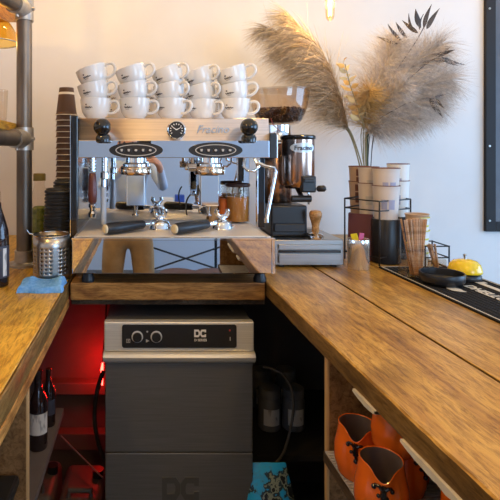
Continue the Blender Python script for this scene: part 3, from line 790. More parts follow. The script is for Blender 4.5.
b.build('rolled_rim', 'chrome', t)
# blue cloth
n, m_ = 110, 80
def cloth(i, j, top=True):
    u, v = i/(n-1), j/(m_-1)
    x = -.383 + u*.135 + .003*math.sin(v*7) - .004*v ; y = 1.485 + v*.115 + .003*math.sin(u*9)
    edge = min(u, 1-u, v, 1-v)
    h = .020*min(1, edge*22)**.5
    z = h*(.86+.10*math.sin(u*7+1)) + .0016*math.sin(u*PI*30)*math.sin(v*PI*22)*min(1, edge*14) + (.008*math.exp(-((u-.9)/.12)**2) + .007*math.exp(-((u-.22)/.10)**2))*v*min(1, edge*10)
    return (x, y, CT+.0006+max(.001, z))
b = MB(); P = b.grid(n, m_, cloth)
Q = b.grid(n, m_, lambda i, j: (cloth(i, j)[0], cloth(i, j)[1], CT+.0004), flip=True)
for i in range(n-1):
    b.face([P[i][0], Q[i][0], Q[i+1][0], P[i+1][0]]); b.face([P[i][-1], P[i+1][-1], Q[i+1][-1], Q[i][-1]])
for j in range(m_-1):
    b.face([P[0][j], P[0][j+1], Q[0][j+1], Q[0][j]]); b.face([P[-1][j], Q[-1][j], Q[-1][j+1], P[-1][j+1]])
tag(b.build('cleaning_cloth', 'blue_cloth', None, (-.31, 1.54, CT)), 'folded ribbed blue cleaning cloth lying on the left worktop', 'cloth')
# far-left syrup bottle and herb bottle
t = thing('syrup_bottle', 'dark syrup bottle with white-edged label at the left edge on the worktop', 'bottle', (-.468, 1.57, CT))
b = MB(); b.lathe([(.034, 0), (.039, .004), (.040, .02), (.040, .150), (.038, .175), (.028, .21), (.017, .245), (.0155, .262)], (-.468, 1.57, CT), 32); b.build('bottle_body', 'syrup', t)
b = MB(); b.lathe([(.0405, .03), (.0407, .031), (.0407, .128), (.0405, .129)], (-.468, 1.57, CT), 32, False, False); lb = b.build('label_band', 'label_dark', t)
b = MB(); b.grid(6, 2, lambda i, j: (-.468+.0412*math.cos(-.75+.07*i), 1.57+.0412*math.sin(-.75+.07*i), CT+(.036, .122)[j])); b.build('label_text', 'label', lb)
b = MB(); b.lathe([(.0155, .2625), (.015, .29), (.012, .30), (.012, .335)], (-.468, 1.57, CT), 24); b.build('bottle_neck', 'clear', t)
hx = px(39.5, 0, 2.0).x
t = thing('glass_bottle', 'clear bottle with olive cap and green contents behind the steel pipe post', 'bottle', (hx, 2.0, CT))
b = MB(); b.lathe([(.026, .001), (.030, .004), (.030, .25), (.024, .275), (.020, .29), (.021, .305)], (hx, 2.0, CT), 28, True, False); b.build('bottle_body', 'clear', t)
b = MB(); b.lathe([(.027, .005), (.0285, .01), (.0285, .195), (.02, .203), (.0001, .205)], (hx, 2.0, CT), 24); b.build('green_contents', 'herb', t)
b = MB(); b.lathe([(.0245, 0), (.0245, .026), (.022, .029)], (hx, 2.0, CT+.3055), 24); b.build('cap', 'olive', t)
# pipe shelf frame
PXX, PYY, PR = px(24.3, 0, 1.86).x, 1.86, .0285
pf = thing('pipe_shelf_frame', 'scaffold-style dark steel pipe shelf frame standing on the left worktop', 'shelf frame', (PXX, PYY, CT))
Z1, Z2 = EYE-(139-152)*1.86/500, EYE-(10-152)*1.86/500
for y in (PYY, .75):
    for x in ((PXX,) if y == PYY else (PXX-.45,)):
        b = MB(); b.cyl((x, y, CT+.012), (x, y, 2.30), PR, seg=28); b.build('post', 'pipe', pf)
        b = MB(); b.lathe([(.062, 0), (.062, .008), (.040, .011), (.036, .014), (.035, .055), (.0295, .056)], (x, y, CT), 32, True, False); b.build('flange', 'galv', pf)
for zz in (Z1, Z2):
    b = MB(); b.cyl((PXX, PYY-.030, zz), (PXX-.30, .75, zz), PR-.001, seg=28); b.build('rail', 'pipe', pf)
    b = MB(); b.cyl((PXX, PYY, zz-.042), (PXX, PYY, zz+.042), .0345, seg=28); b.cyl((PXX, PYY, zz), (PXX-.017, PYY-.085, zz), .0345, seg=28)
    b.cyl((PXX+.030, PYY-.010, zz), (PXX+.041, PYY-.012, zz), .006, seg=10); b.cyl((PXX-.012, PYY-.06, zz-.034), (PXX-.012, PYY-.06, zz-.042), .007, seg=10)
    b.build('tee_fitting', 'galv', pf)
    b = MB(); b.cyl((PXX-.30, .75, zz), (PXX-.45, .75, zz), PR-.001, seg=20); b.build('cross_rail', 'pipe', pf)
for zz in (Z1, Z2):
    b = MB(); b.box(-1.1, PXX-.030, 1.0, 2.15, zz+PR, zz+PR+.03, .003); b.build('shelf_board', 'wood_left', pf)
gx = px(-3, 0, 1.92).x
b = MB(); b.lathe([(.030, .002), (.034, 0), (.036, .004), (.041, .13), (.040, .131), (.034, .008), (.0001, .007)], (gx, 1.92, Z1+PR+.0305), 28, True, False)
tag(b.build('drinking_glass', 'clear', None, (gx, 1.92, Z1+PR+.0305)), 'clear tumbler on the pipe shelf at the left edge', 'glass')
ax_ = px(-8, 0, 1.95).x; az = EYE-(43-152)*1.95/500
t = thing('pendant_lamp', 'amber glass lampshade hanging below the upper pipe shelf', 'lamp', (ax_, 1.95, az))
b = MB(); b.lathe([(.098, 0), (.100, .003), (.094, .04), (.070, .078), (.030, .095)], (ax_, 1.95, az), 36, False, False); sh = b.build('lamp_shade', 'amber', t)
b = MB(); b.tube([(ax_+.1*math.cos(2*PI*k/36), 1.95+.1*math.sin(2*PI*k/36), az) for k in range(36)], .0025, 8, True); b.build('shade_rim', 'galv', sh)
b = MB(); b.cyl((ax_, 1.95, az+.094), (ax_, 1.95, Z2+PR-.0005), .016, seg=18); b.build('socket', 'galv', t)
b = MB(); b.ball((ax_, 1.95, az+.055), .026, 16); b.build('bulb', mat('amber_lamp_bulb', (1, .6, .2), 0, .4, (1, .55, .15), 5), t)
point('amber_lamp_light', (ax_, 1.95, az+.02), 1.2, WARM, .03)

# ---------------------------------------------------------------- grinder, knock drawer, canister
ux0, ux1, uy0, uy1, uz = .472, .722, 1.812, 2.12, 1.131
t = thing('knock_drawer', 'low steel knock-out drawer unit under the coffee grinder', 'drawer unit', ((ux0+ux1)/2, uy0, CT))
MB().box(ux0, ux1, uy0+.004, uy1, CT+.008, uz, .003).build('body', 'drawer_steel', t)
for x in (ux0+.03, ux1-.03):
    for y in (uy0+.03, uy1-.03): MB().cyl((x, y, CT), (x, y, CT+.0079), .012).build('foot', 'black', t)
MB().box(ux0+.012, ux1-.012, uy0-.006, uy0+.0035, CT+.018, CT+.052, .002).build('drawer', 'drawer_steel', t)
MB().box(ux0+.012, ux1-.012, uy0-.001, uy0+.0035, CT+.054, CT+.064, .001).build('drawer_recess', 'gloss_black', t)
MB().box(ux0+.012, ux1-.012, uy0-.006, uy0+.0035, CT+.066, CT+.086, .002).build('drawer', 'drawer_steel', t)
gr = thing('coffee_grinder', 'coffee grinder with clear bean hopper and oval badge on the knock drawer', 'grinder', (.56, 1.96, uz))
MB().box(.475, .612, 1.882, 2.10, uz+.0003, uz+.118, .008).build('base', 'black', gr)
b = MB(); b.box(.485, .60, 1.868, 1.8815, uz+.02, uz+.05, .003); b.prism([(.612, 1.90), (.665, 1.90), (.665, 2.0), (.612, 2.0)], uz+.0005, uz+.012); b.build('catch_tray', 'black', gr)
mx, my = .530, 2.03
b = MB(); b.lathe([(.060, 0), (.064, .006), (.064, .225), (.058, .235)], (mx, my, uz+.1185), 36); b.build('motor_housing', mat('bronze_housing', (.46, .30, .22), 1, .22), gr)
dcx, dcy = .585, 1.915
b = MB(); b.lathe([(.046, 0), (.058, .012), (.062, .03), (.062, .185)], (dcx, dcy, 1.312), 40); dc = b.build('dosing_chamber', mat('bronze_chrome', (.50, .34, .27), 1, .17), gr)
b = MB(); b.lathe([(.064, 0), (.066, .003), (.066, .012), (.06, .017), (.0001, .017)], (dcx, dcy, 1.4975), 40); b.build('chamber_lid', 'gloss_black', dc)
def wrap(co, a0, r, z0):
    a = a0 + co.x/r
    rr = r + co.z
    return V((dcx+rr*math.cos(a), dcy+rr*math.sin(a), z0+co.y))
a0 = -PI/2 + .06
b = MB(); n = 28
P = b.grid(n, 5, lambda i, j: wrap(V((.050*math.cos(PI-PI*i/(n-1)), (j-2)/2*.0185*math.sin(PI*i/(n-1)), .0012)), a0, .062, 1.466))
bd = b.build('badge', mat('pale_blue_badge', (.62, .72, .82), .3, .3), dc, fix=False)
me = text_mesh('Fracino', .023, 0.0, .0007)
b = MB(); b.mesh(me, lambda co: wrap(V((co.x, co.y, .0022)), a0, .062, 1.4645)); b.build('badge_lettering', 'ink', bd)
b = MB(); b.box(.578, .632, 1.842, 1.872, 1.300, 1.362, .006); b.box(.585, .625, 1.835, 1.86, 1.338, 1.352, .003); b.build('dosing_spout', 'black', dc)
b = MB(); b.tube([(.625, 1.90, 1.318), (.650, 1.885, 1.312), (.662, 1.88, 1.312)], .006); lv = b.build('dosing_lever', 'chrome', dc)
b = MB(); b.tube([(.646, 1.882, 1.312), (.652, 1.88, 1.312), (.672, 1.875, 1.313), (.678, 1.874, 1.314)], [.007, .012, .012, .007], 16); b.build('lever_knob', 'black', lv)
b = MB(); b.tube([(.548, 1.87, 1.275), (.62, 1.87, 1.275)], .013, 14); b.tube([(.585, 1.87, 1.285), (.585, 1.90, 1.30), (.585, 1.92, 1.3125)], .009, 10); b.build('portafilter_fork', 'black', gr)
b = MB(); b.tube([(.628, 1.92, uz+.118), (.628, 1.92, 1.33)], .004, 8); b.build('support_rod', 'chrome', gr)
hcx, hcy = .545, 2.03
b = MB(); b.lathe([(.060, 0), (.062, .004), (.055, .012), (.050, .05), (.052, .068)], (hcx-.005, hcy, 1.4885+.001), 32); b.build('hopper_neck', 'chrome', gr)
b = MB(); hp = [(.052, 0), (.074, .005), (.088, .020), (.101, .045), (.111, .080), (.117, .120), (.119, .1375), (.1165, .1378), (.1145, .120), (.1085, .080), (.0985, .046), (.0855, .022), (.066, .008)]
b.lathe(hp, (hcx, hcy, 1.5585), 48, False, False); hop = b.build('bean_hopper', thin_glass('hopper_plastic', (.95, .89, .82), .2), gr)
b = MB(); b.lathe([(.124, 0), (.124, .005), (.06, .010), (.0001, .011)], (hcx, hcy, 1.5585+.1385), 48, True, False); b.build('hopper_lid', 'clear', hop)
b = MB(); b.tube([(hcx-.06, hcy-.10, 1.58), (hcx-.05, hcy-.10, 1.555), (hcx-.02, hcy-.085, 1.53)], .0016, 6); b.build('wire', mat('red_wire', (.35, .06, .04), 0, .4), gr)
b = MB()
b.lathe([(.050, .0), (.080, .012), (.092, .034), (.098, .048), (.055, .055), (.0001, .058)], (hcx, hcy, 1.5685), 32)
for k in range(420):
    a = random.uniform(0, 2*PI); 
    if k < 210: q = random.random()**.5*.094; z = 1.5685+.052+random.uniform(0, .009)-q*.05
    else: zz = random.uniform(.006, .05); q = .077+zz*.45-.001*0; z = 1.5685+zz; 
    T = Matrix.Translation((hcx+q*math.cos(a), hcy+q*math.sin(a), z)) @ Matrix.Rotation(random.uniform(0, PI), 4, V((random.gauss(0,1), random.gauss(0,1), random.gauss(0,1))).normalized())
    b.T = T
    n = 6; prof = [(max(1e-5, .0042*math.sin(PI*i/n)), -.006*math.cos(PI*i/n)) for i in range(n+1)]
    b.lathe(prof, (0,0,0), 8, False, False)
tag(b.build('coffee_beans', 'bean', None, (hcx, hcy, 1.5685)), 'dark roasted coffee beans lying inside the clear hopper', 'coffee beans', kind='stuff')
tx, ty = px(315.5, 0, 1.843).x, 1.843
t = thing('tamper', 'coffee tamper with turned wooden handle standing on the knock drawer', 'tamper', (tx, ty, uz))
b = MB(); b.lathe([(.028, 0), (.029, .003), (.029, .012), (.020, .018), (.010, .022)], (tx, ty, uz+.0003), 32); b.build('base', 'chrome', t)
b = MB(); b.lathe([(.011, .0225), (.014, .03), (.0125, .045), (.016, .062), (.0225, .082), (.023, .093), (.018, .102), (.0001, .105)], (tx, ty, uz), 28); b.build('handle', 'tamper_wood', t)
cx_, cy_ = .768, 1.80
t = thing('steel_canister', 'small polished steel pot beside the knock drawer', 'canister', (cx_, cy_, CT))
zc = .108
b = MB(); b.lathe([(.036, .0005), (.0375, .003), (.0375, .072), (.0382, .073), (.0382, zc-.002), (.0375, zc), (.0355, zc-.001), (.0355, .006), (.0001, .005)], (cx_, cy_, CT), 36, True, False); b.build('pot', mat('pot_steel', (.8, .79, .77), .8, .16), t)
for (dx, dy, mm, lb, r) in ((-.006, .012, mat('pink_paper', (.62, .10, .22), 0, .5), 'pink paper sachet sticking up out of the steel pot', .2), (.016, .006, mat('yellow_paper', (.85, .66, .02), 0, .5), 'yellow paper sachet sticking up out of the steel pot', -.25)):
    b = MB(Matrix.Translation((cx_+dx, cy_+dy, CT+.0065)) @ Matrix.Rotation(r, 4, 'Y') @ Matrix.Rotation(r*2, 4, 'Z')); b.box(-.011, .011, -.002, .002, .0, .122, .001); 
    tag(b.build('paper_sachet', mm, None, (cx_+dx, cy_+dy, CT+.0065)), lb, 'sachet')

# ---------------------------------------------------------------- cup rack
rk = thing('wire_cup_rack', 'black wire rack around the tall printed paper cups', 'wire rack', (.90, 1.97, CT))
A_, B_, C_, D_ = V((.785, 1.965, 0)), V((.862, 1.838, 0)), V((1.025, 1.93, 0)), V((.965, 2.125, 0))
zt_, zl_ = 1.268, 1.232
b = MB()
for zz in (zt_, zl_, CT+.03):
    b.tube([V((p.x, p.y, zz)) for p in (A_, B_, C_, D_)], .0028, 8, True)
b.build('wire_rail', 'black', rk)
for p in (A_, B_, C_, D_):
    b = MB(); b.tube([(p.x, p.y, CT+.0005), (p.x, p.y, zt_)], .0032, 8); b.build('post', 'black', rk)
def can(x, y, r, h, m_, lab):
    b = MB(); b.lathe([(r-.004, 0), (r, .003), (r, h-.004), (r-.002, h), (r-.006, h)], (x, y, CT+.0003), 32); return tag(b.build('canister', m_, None, (x, y, CT)), lab, 'canister')
RC = (.918, 1.905); MC = (.893, 1.998); LC = (.893, 2.085); BC = (1.005, 1.985)
zs = 1.196
can(*RC, .052, zs-CT-.0003, 'black', 'black canister below the front stack of printed paper cups')
can(*MC, .038, zs-CT-.0003, 'gloss_black', 'black tin below the middle stack of printed paper cups')
can(*LC, .042, zs-CT-.0003, 'maroon', 'maroon tin below the left stack of printed paper cups')
can(*BC, .040, zs-CT-.0003, 'matt_black', 'black tin below the white paper cups at the back of the rack')
b = MB(Matrix.Translation((.835, 1.945, CT+.001)) @ Matrix.Rotation(-.55, 4, 'Z') @ Matrix.Rotation(-.12, 4, 'X')); b.box(-.045, .045, -.002, .002, 0, .178, .001)
tag(b.build('menu_card', 'maroon', None, (.835, 1.945, CT)), 'dark maroon card leaning inside the left side of the wire rack', 'card')
def printed_cup(r, h, body, deco, blocks):
    b = paper_cup('printed_paper_cup', None, r*.84, r, h)
    o = b.build('printed_paper_cup', [body, 'choc_print'])
    p = MB()
    for (a0, a1, z0, z1, _) in blocks:
        p.grid(7, 2, lambda i, j: ((r*.84+(r*.16)*(z0, z1)[j]*h/h+.0006)*math.cos(a0+(a1-a0)*i/6), (r*.84+(r*.16)*(z0, z1)[j]+.0006)*math.sin(a0+(a1-a0)*i/6), (z0, z1)[j]*h))
    q = p.build('print', deco, o, fix=False)
    return o
F = -PI/2-.35
cuts = [(RC, .0485, 'kraft_pale', 'lilac_print', [(F-.45, F-.02, .30, .58, 0), (F+.12, F+.62, .30, .58, 0)], 'front stack, pale with lilac squares', .128, .066),
        (MC, .0385, 'kraft_pale', 'grey_print', [(F-.35, F+.35, .34, .60, 0)], 'middle stack, pale with a grey square', .132, .064),
        (LC, .0400, 'kraft', 'choc_print', [(F-.45, F+.35, .34, .66, 0), (F-.45, F+.35, .70, .9, 0)], 'left stack, brown with chocolate print', .134, .062),
        (BC, .0400, 'paper_white', 'lilac_print', [(F-.1, F+.1, .34, .6, 0)], 'back right stack, plain white', .142, .066)]
for (c, r, body, deco, bl, nm, h, up) in cuts:
    o = printed_cup(r, h, body, deco, bl)
    o.location = (c[0], c[1], zs+.0003)
    tag(o, 'lower paper cup in the wire rack, %s' % nm, 'paper cup', 'printed paper cups in the wire rack')
    dup(o, (c[0], c[1], zs+.0003+up), (0, 0, .1), 'upper paper cup in the wire rack, %s' % nm)

# ---------------------------------------------------------------- bar mat and the things on it
bm_ = thing('bar_mat', 'black rubber bar mat with cream lettering along the right worktop', 'bar mat', (0.391, 1.6, 0), RROT)
T = WM[bm_]
mx0, mx1, my0, my1 = .462, .716, -1.6, .195
MB(T).box(mx0, mx1, my0, my1, CT+.0003, CT+.006, .002).build('mat_base', 'rubber', bm_)
b = MB(T)
for q in ((mx0+.006, mx0+.0095, my0+.006, my1-.006), (mx1-.0095, mx1-.006, my0+.006, my1-.006), (mx0+.0095, mx1-.0095, my1-.0095, my1-.006)): b.box(*q, CT+.0062, CT+.0068)
b.build('border_line', 'mat_print', bm_)
b = MB(T)
for i in range(14):
    for j in range(110):
        x = mx0+.024+i*.0165; y = my1-.024-j*.0085
        b.lathe([(.0032, 0), (.0024, .0012)], (x, y, CT+.006), 6)
o = b.build('rubber_nubs', 'rubber', bm_); o['kind'] = 'stuff'
b = MB()
TX = T @ Matrix.Translation((.600, -.160, CT+.0080)) @ Matrix.Rotation(-PI/2, 4, 'Z')
me = text_mesh('DHELLO', .044, .0006, .0010); b.mesh(me, TX)
lf = [(-.165, .002), (-.15, .016), (-.128, .022), (-.112, .018), (-.10, .02), (-.104, .004), (-.118, -.014), (-.142, -.016)]
b.T = T @ Matrix.Translation((.532, -.118, CT+.0075)) @ Matrix.Rotation(-PI/2, 4, 'Z'); b.prism([((x+.13)*1.0, y*.95) for x, y in lf][::-1], 0, .0012)
b.T = T @ Matrix.Translation((.660, -.16, CT+.0075)) @ Matrix.Rotation(-PI/2, 4, 'Z'); b.prism([(-.12, -.009), (.22, -.009), (.22, .009), (-.12, .009)], 0, .0012); b.prism([(-.12, .009), (-.105, .009), (-.105, .022), (-.12, .022)], 0, .0012)
b.build('mat_lettering', 'mat_print', bm_)
MZ = CT+.0083
bx, by = .931, 1.568
b = MB(); b.lathe([(.048, 0), (.057, .003), (.0635, .012), (.0645, .034), (.063, .036), (.0595, .035), (.0575, .014), (.050, .008), (.0001, .007)], (bx, by, MZ), 44)
tag(b.build('ashtray_bowl', 'black', None, (bx, by, MZ)), 'shallow round black dish on the bar mat', 'dish')
ex, ey = 1.040, 1.625
t = thing('service_bell', 'yellow domed service bell on the bar mat', 'bell', (ex, ey, MZ))
b = MB(); b.lathe([(.045, 0), (.047, .003), (.046, .014), (.038, .022), (.030, .024)], (ex, ey, MZ), 36); b.build('base', 'black', t)
b = MB(); b.lathe([(.049, 0), (.050, .002), (.049, .010), (.044, .026), (.034, .036), (.018, .041), (.005, .042)], (ex, ey, MZ+.0225), 40, False, True); b.build('dome', 'yellow', t)
b = MB(); b.lathe([(.004, 0), (.004, .010), (.006, .0105), (.006, .014), (.003, .016)], (ex, ey, MZ+.0645), 16); b.build('button', 'steel', t)
# stirrers in clear holder
hx_, hy_ = .893, 1.665
b = MB(); b.box(hx_-.036, hx_+.036, hy_-.030, hy_+.030, MZ, MZ+.004)
for q in ((-.036, -.034, -.03, .03), (.034, .036, -.03, .03), (-.034, .034, -.03, -.028), (-.034, .034, .028, .03)): b.box(hx_+q[0], hx_+q[1], hy_+q[2], hy_+q[3], MZ+.004, MZ+.092)
tag(b.build('stirrer_holder', 'clear', None, (hx_, hy_, MZ)), 'clear square holder with the large fanned bundle of wooden stirrers', 'holder')
def stick(L):
    b = MB(); b.box(-.003, .003, -.0007, .0007, 0, L, .0006, 1); return b.build('wooden_stirrer', 'stick')
st = stick(.186); first = True
for k in range(24):
    u = (k % 8)/7*2-1; v = (k//8)-1
    o = st if first else dup(st, (0,0,0)); first = False
    o.location = (hx_+.006+u*.011-.002*v, hy_-.008+v*.008, MZ+.0045)
    o.rotation_euler = (.03*v+random.uniform(-.015, .015), u*.135-.035+random.uniform(-.015, .015), random.uniform(-.5, .5))
    tag(o, 'flat wooden stirrer in the large fanned bundle in the clear holder', 'stirrer', 'stirrers in the large fanned bundle')
sx_, sy_ = .988, 1.70
b = MB(); b.box(sx_-.026, sx_+.026, sy_-.02, sy_+.02, MZ, MZ+.003)
for q in ((-.026, -.0245, -.02, .02), (.0245, .026, -.02, .02), (-.0245, .0245, -.02, -.0185), (-.0245, .0245, .0185, .02)): b.box(sx_+q[0], sx_+q[1], sy_+q[2], sy_+q[3], MZ+.003, MZ+.05)
tag(b.build('stirrer_holder', 'clear', None, (sx_, sy_, MZ)), 'small clear holder with the short stirrers behind the black dish', 'holder')
s2 = stick(.098); first = True
for k in range(7):
    o = s2 if first else dup(s2, (0,0,0)); first = False
    o.location = (sx_+.008-.003*(k % 4), sy_-.008+.006*(k//4), MZ+.0035); o.rotation_euler = (random.uniform(-.05, .05), -.13+random.uniform(-.05, .05)-.02*k, random.uniform(-.5, .5))
    tag(o, 'short wooden stirrer in the small clear holder behind the black dish', 'stirrer', 'stirrers in the small holder')
# white cup stack with brown cup on top
wx, wy = px(418, 0, 1.84).x, 1.84
b = paper_cup('paper_cup', None, .030, .0375, .085, (.050, .060))
o = b.build('paper_cup', ['paper_white', 'yellow_print'])
o.location = (wx, wy, CT+.0003)
tag(o, 'lowest white paper cup with yellow-green stripe in the stack behind the stirrers', 'paper cup', 'white paper cups behind the stirrers')
dup(o, (wx, wy, CT+.0003+.050), (0,0,1), 'second white paper cup with yellow-green stripe in the stack behind the stirrers', 'white paper cups behind the stirrers')
dup(o, (wx, wy, CT+.0003+.098), (0,0,2), 'uppermost white paper cup in the stack behind the stirrers', 'white paper cups behind the stirrers')
b = paper_cup('paper_cup', None, .032, .0395, .072)
o = b.build('paper_cup', ['kraft', 'kraft']); o.location = (wx-.004, wy, CT+.1215)
tag(o, 'brown paper cup nested on top of the white cups behind the stirrers', 'paper cup')
b = MB()
q = [(wx-.01, 1.775), (wx+.075, 1.775), (wx+.075, 1.88), (wx-.01+.06, 1.885)]
for zz in (CT+.085, CT+.045, CT+.008): b.tube([(x, y, zz) for x, y in q], .0025, 8, False)
for x, y in q: b.tube([(x, y, CT+.0003), (x, y, CT+.088)], .0027, 8)
tag(b.build('wire_stand', 'black', None, (wx+.03, 1.80, CT)), 'low black wire stand beside the white paper cups', 'wire stand')

# ---------------------------------------------------------------- vase of dried stems
vx, vy = px(368, 0, 2.2).x, 2.2
b = MB(); b.lathe([(.045, 0), (.055, .01), (.062, .08), (.050, .17), (.030, .23), (.034, .25), (.030, .252), (.026, .23), (.0001, .22)], (vx, vy, CT+.0003), 36)
tag(b.build('vase', 'ceramic_vase', None, (vx, vy, CT)), 'vase of dried grasses hidden behind the paper cup rack', 'vase')
VM = V((vx, vy, CT+.235))
def plume(pts, D, mtl, n, L, spread, droop, lab, seed, stem_m='stem', w=.0010, name='pampas_plume', grp='dried pampas plumes', fluff=0.6, rev=0.0):
    """pts: pixel path (base .. tip) at depth range D; strands comb off the axis"""
    rnd = random.Random(seed)
    P = [px(x, y, D[0]+(D[1]-D[0])*k/(len(pts)-1)) for k, (x, y) in enumerate(pts)]
    ax = []
    for i in range(len(P)-1):
        p0, p1, p2, p3 = P[max(0, i-1)], P[i], P[i+1], P[min(len(P)-1, i+2)]
        for k in range(8):
            u = k/8; ax.append(.5*((2*p1)+(p2-p0)*u+(2*p0-5*p1+4*p2-p3)*u*u+(3*p1-p0-3*p2+p3)*u**3))
    ax.append(P[-1])
    base = P[0]
    t = thing(name, lab, 'dried grass', VM, 0, grp)
    b = MB(); sp = bez(VM + V((rnd.uniform(-.012, .012), rnd.uniform(-.008, .008), -.008)), V((base.x*.55+VM.x*.45, VM.y, base.z-.03)), base, 8)
    nst = len(sp)
    b.tube(sp + ax[1:], [.0028]*nst + [.0022-.0016*k/len(ax) for k in range(1, len(ax))], 6); b.build('stem', stem_m, t)
    b = MB()
    for k in range(int(n*.75)):
        f = rnd.random()**.8
        g = f*(len(ax)-1); i = min(int(g), len(ax)-2); p = ax[i].lerp(ax[i+1], g-i)
        tg = (ax[i+1]-ax[i]).normalized()
        o = V((rnd.gauss(0, 1), rnd.gauss(0, 1)*.7, rnd.gauss(0, 1))); o = (o - tg*o.dot(tg)*.8).normalized()
        d = (tg*rnd.uniform(.15, 1.0) + o*spread*rnd.uniform(.5, 1.1)).normalized()
        if rev: d = (d + V((rev, 0, -.1))).normalized()
        ln = L*rnd.uniform(.55, 1.15)*(.62+.5*math.sin(PI*min(1, f*.85+.15)))
        side = d.cross(V((rnd.gauss(0,1), rnd.gauss(0,1), rnd.gauss(0,1)))).normalized()*w
        q = p.copy(); prev = None; ns = 5
        dr = droop*rnd.uniform(.6, 1.3)
        for s_ in range(ns+1):
            ww = side*(1-.85*s_/ns)
            cur = (b._v(q-ww), b._v(q+ww))
            if prev: b.face([prev[0], prev[1], cur[1], cur[0]])
            prev = cur
            d = (d + V((rnd.gauss(0, .06), rnd.gauss(0, .06), -dr/ns + rnd.gauss(0, .05)))).normalized()
            q = q + d*ln/ns
    b.build('plume', mtl, t, fix=False)
PL = [
 ([(348,130),(340,95),(322,52),(290,16)], (2.16, 2.10), 'plume_tan', 3000, .20, .40, .75, 'tan pampas plume arching up to the left with the highest bent tip, above the hopper', 1, -.8),
 ([(348,128),(336,88),(308,48),(268,30)], (2.16, 2.14), 'plume_tan', 3000, .19, .40, .8, 'tan pampas plume reaching furthest left towards the cups', 2, -.55),
 ([(347,130),(335,104),(312,76),(280,52)], (2.16, 2.18), 'plume_tan', 2600, .17, .45, .8, 'short tan pampas plume low on the left behind the hopper', 3, -.4),
 ([(366,126),(372,95),(386,65),(396,42)], (2.16, 2.12), 'plume_grey', 3000, .15, .9, .5, 'mauve-grey pampas plume standing upright below the dark spiky leaves', 4, 0),
 ([(368,128),(388,95),(412,65),(440,45)], (2.16, 2.14), 'plume_grey', 3400, .175, .85, .7, 'mauve-grey pampas plume leaning to the upper right', 5, 0),
 ([(369,130),(392,108),(422,88),(448,80)], (2.16, 2.16), 'plume_grey', 3400, .18, .85, .8, 'mauve-grey pampas plume reaching right at mid height', 6, 0),
 ([(369,132),(390,116),(414,106),(436,104)], (2.16, 2.18), 'plume_grey', 3200, .16, .85, .6, 'mauve-grey pampas plume drooping low on the right', 7, 0),
 ([(364,128),(365,112),(367,100),(370,90)], (2.13, 2.03), 'plume_gold', 1800, .10, 1.3, .5, 'small golden pampas plume in the centre of the bouquet', 8, 0),
 ([(366,128),(378,108),(392,94),(405,84)], (2.14, 2.06), 'plume_grey', 2000, .11, 1.2, .5, 'small pale plume just right of the centre', 9, 0),
 ([(367,132),(380,126),(398,120),(420,118)], (2.16, 2.12), 'plume_grey', 2200, .12, 1.0, .5, 'short mauve-grey plume lowest in the bouquet above the paper cups', 10, 0)]
for (p, D, m_, n, L, sp, dr, lab, seed, rv) in PL:
    plume(p, D, m_, n, L, sp, dr, lab, seed, 'stem_green' if seed in (6, 7) else 'stem', rev=rv)
def leafspray(pts, D, leaves, mtl, lab, name, seed, sm='stem'):
    rnd = random.Random(seed)
    P = [px(x, y, D) for x, y in pts]
    t = thing(name, lab, 'dried leaves', VM, 0, 'dried leaf sprigs')
    b = MB(); b.tube(bez(VM+V((rnd.uniform(-.01,.01), 0, -.008)), V((P[0].x*.6+VM.x*.4, VM.y, P[0].z)), P[0], 6)[:-1] + P, .0018, 6); b.build('stem', sm, t)
    for (bx_, by_, tx_, ty_, wd) in leaves:
        p0, p1 = px(bx_, by_, D+rnd.uniform(-.02, .02)), px(tx_, ty_, D+rnd.uniform(-.05, .05))
        ax = (p1-p0); ln = ax.length; ax.normalize()
        sd = ax.cross(V((rnd.uniform(-.5, .5), -1, rnd.uniform(-.3, .3)))).normalized(); nm = ax.cross(sd)
        b = MB(); n = 9
        def fn(i, j):
            u = i/(n-1); wv = wd*math.sin(PI*min(1, u**.75))*(1-.15*u)+.0002
            return p0 + ax*ln*u + sd*wv*(j-1) + nm*(.22*wd*abs(j-1)+.08*ln*math.sin(PI*u))
        b.grid(n, 3, fn); b.grid(n, 3, lambda i, j: fn(i, j)+nm*.0006, flip=True)
        b.build('leaf', mtl, t)
leafspray([(380,100),(400,65),(417,40),(424,27)], 2.10, [(424,28,432,4,.010),(427,29,440,8,.011),(421,28,416,9,.012),(418,33,402,20,.009),(415,31,409,13,.008),(403,42,388,24,.007),(398,44,376,36,.008),(420,30,424,14,.008),(407,38,396,22,.008)], 'leaf_dark', 'dark spiky dried leaf sprig sticking up at the top right of the bouquet', 'leaf_sprig', 21, 'leaf_dark')
leafspray([(385,105),(408,80),(428,62),(440,56)], 2.09, [(438,57,455,50,.009),(434,59,449,60,.012),(441,56,466,65,.007),(430,61,420,66,.010),(445,60,460,66,.006),(436,56,452,46,.007)], 'leaf_dark', 'dark dried leaf sprig pointing right at mid height', 'leaf_sprig', 22, 'leaf_dark')
leafspray([(385,115),(405,104),(425,98),(434,98)], 2.08, [(432,97,443,118,.009),(430,98,436,112,.008),(436,98,444,108,.006),(435,97,447,94,.005)], 'leaf_dark', 'small dark dried leaf sprig hanging low at the right', 'leaf_sprig', 23, 'leaf_dark')
gl = []
rg = random.Random(5)
for k in range(20):
    u = k/19; x = 360-16*u; y = 120-56*u
    sg = 1 if k % 2 else -1
    gl.append((x, y, x+sg*rg.uniform(5, 10)-2, y-rg.uniform(0, 7), rg.uniform(.007, .012)))
leafspray([(364,126),(357,105),(350,85),(345,64)], 2.04, gl, 'leaf_gold', 'golden dried leaf sprig rising left of the bouquet centre', 'leaf_sprig', 24)

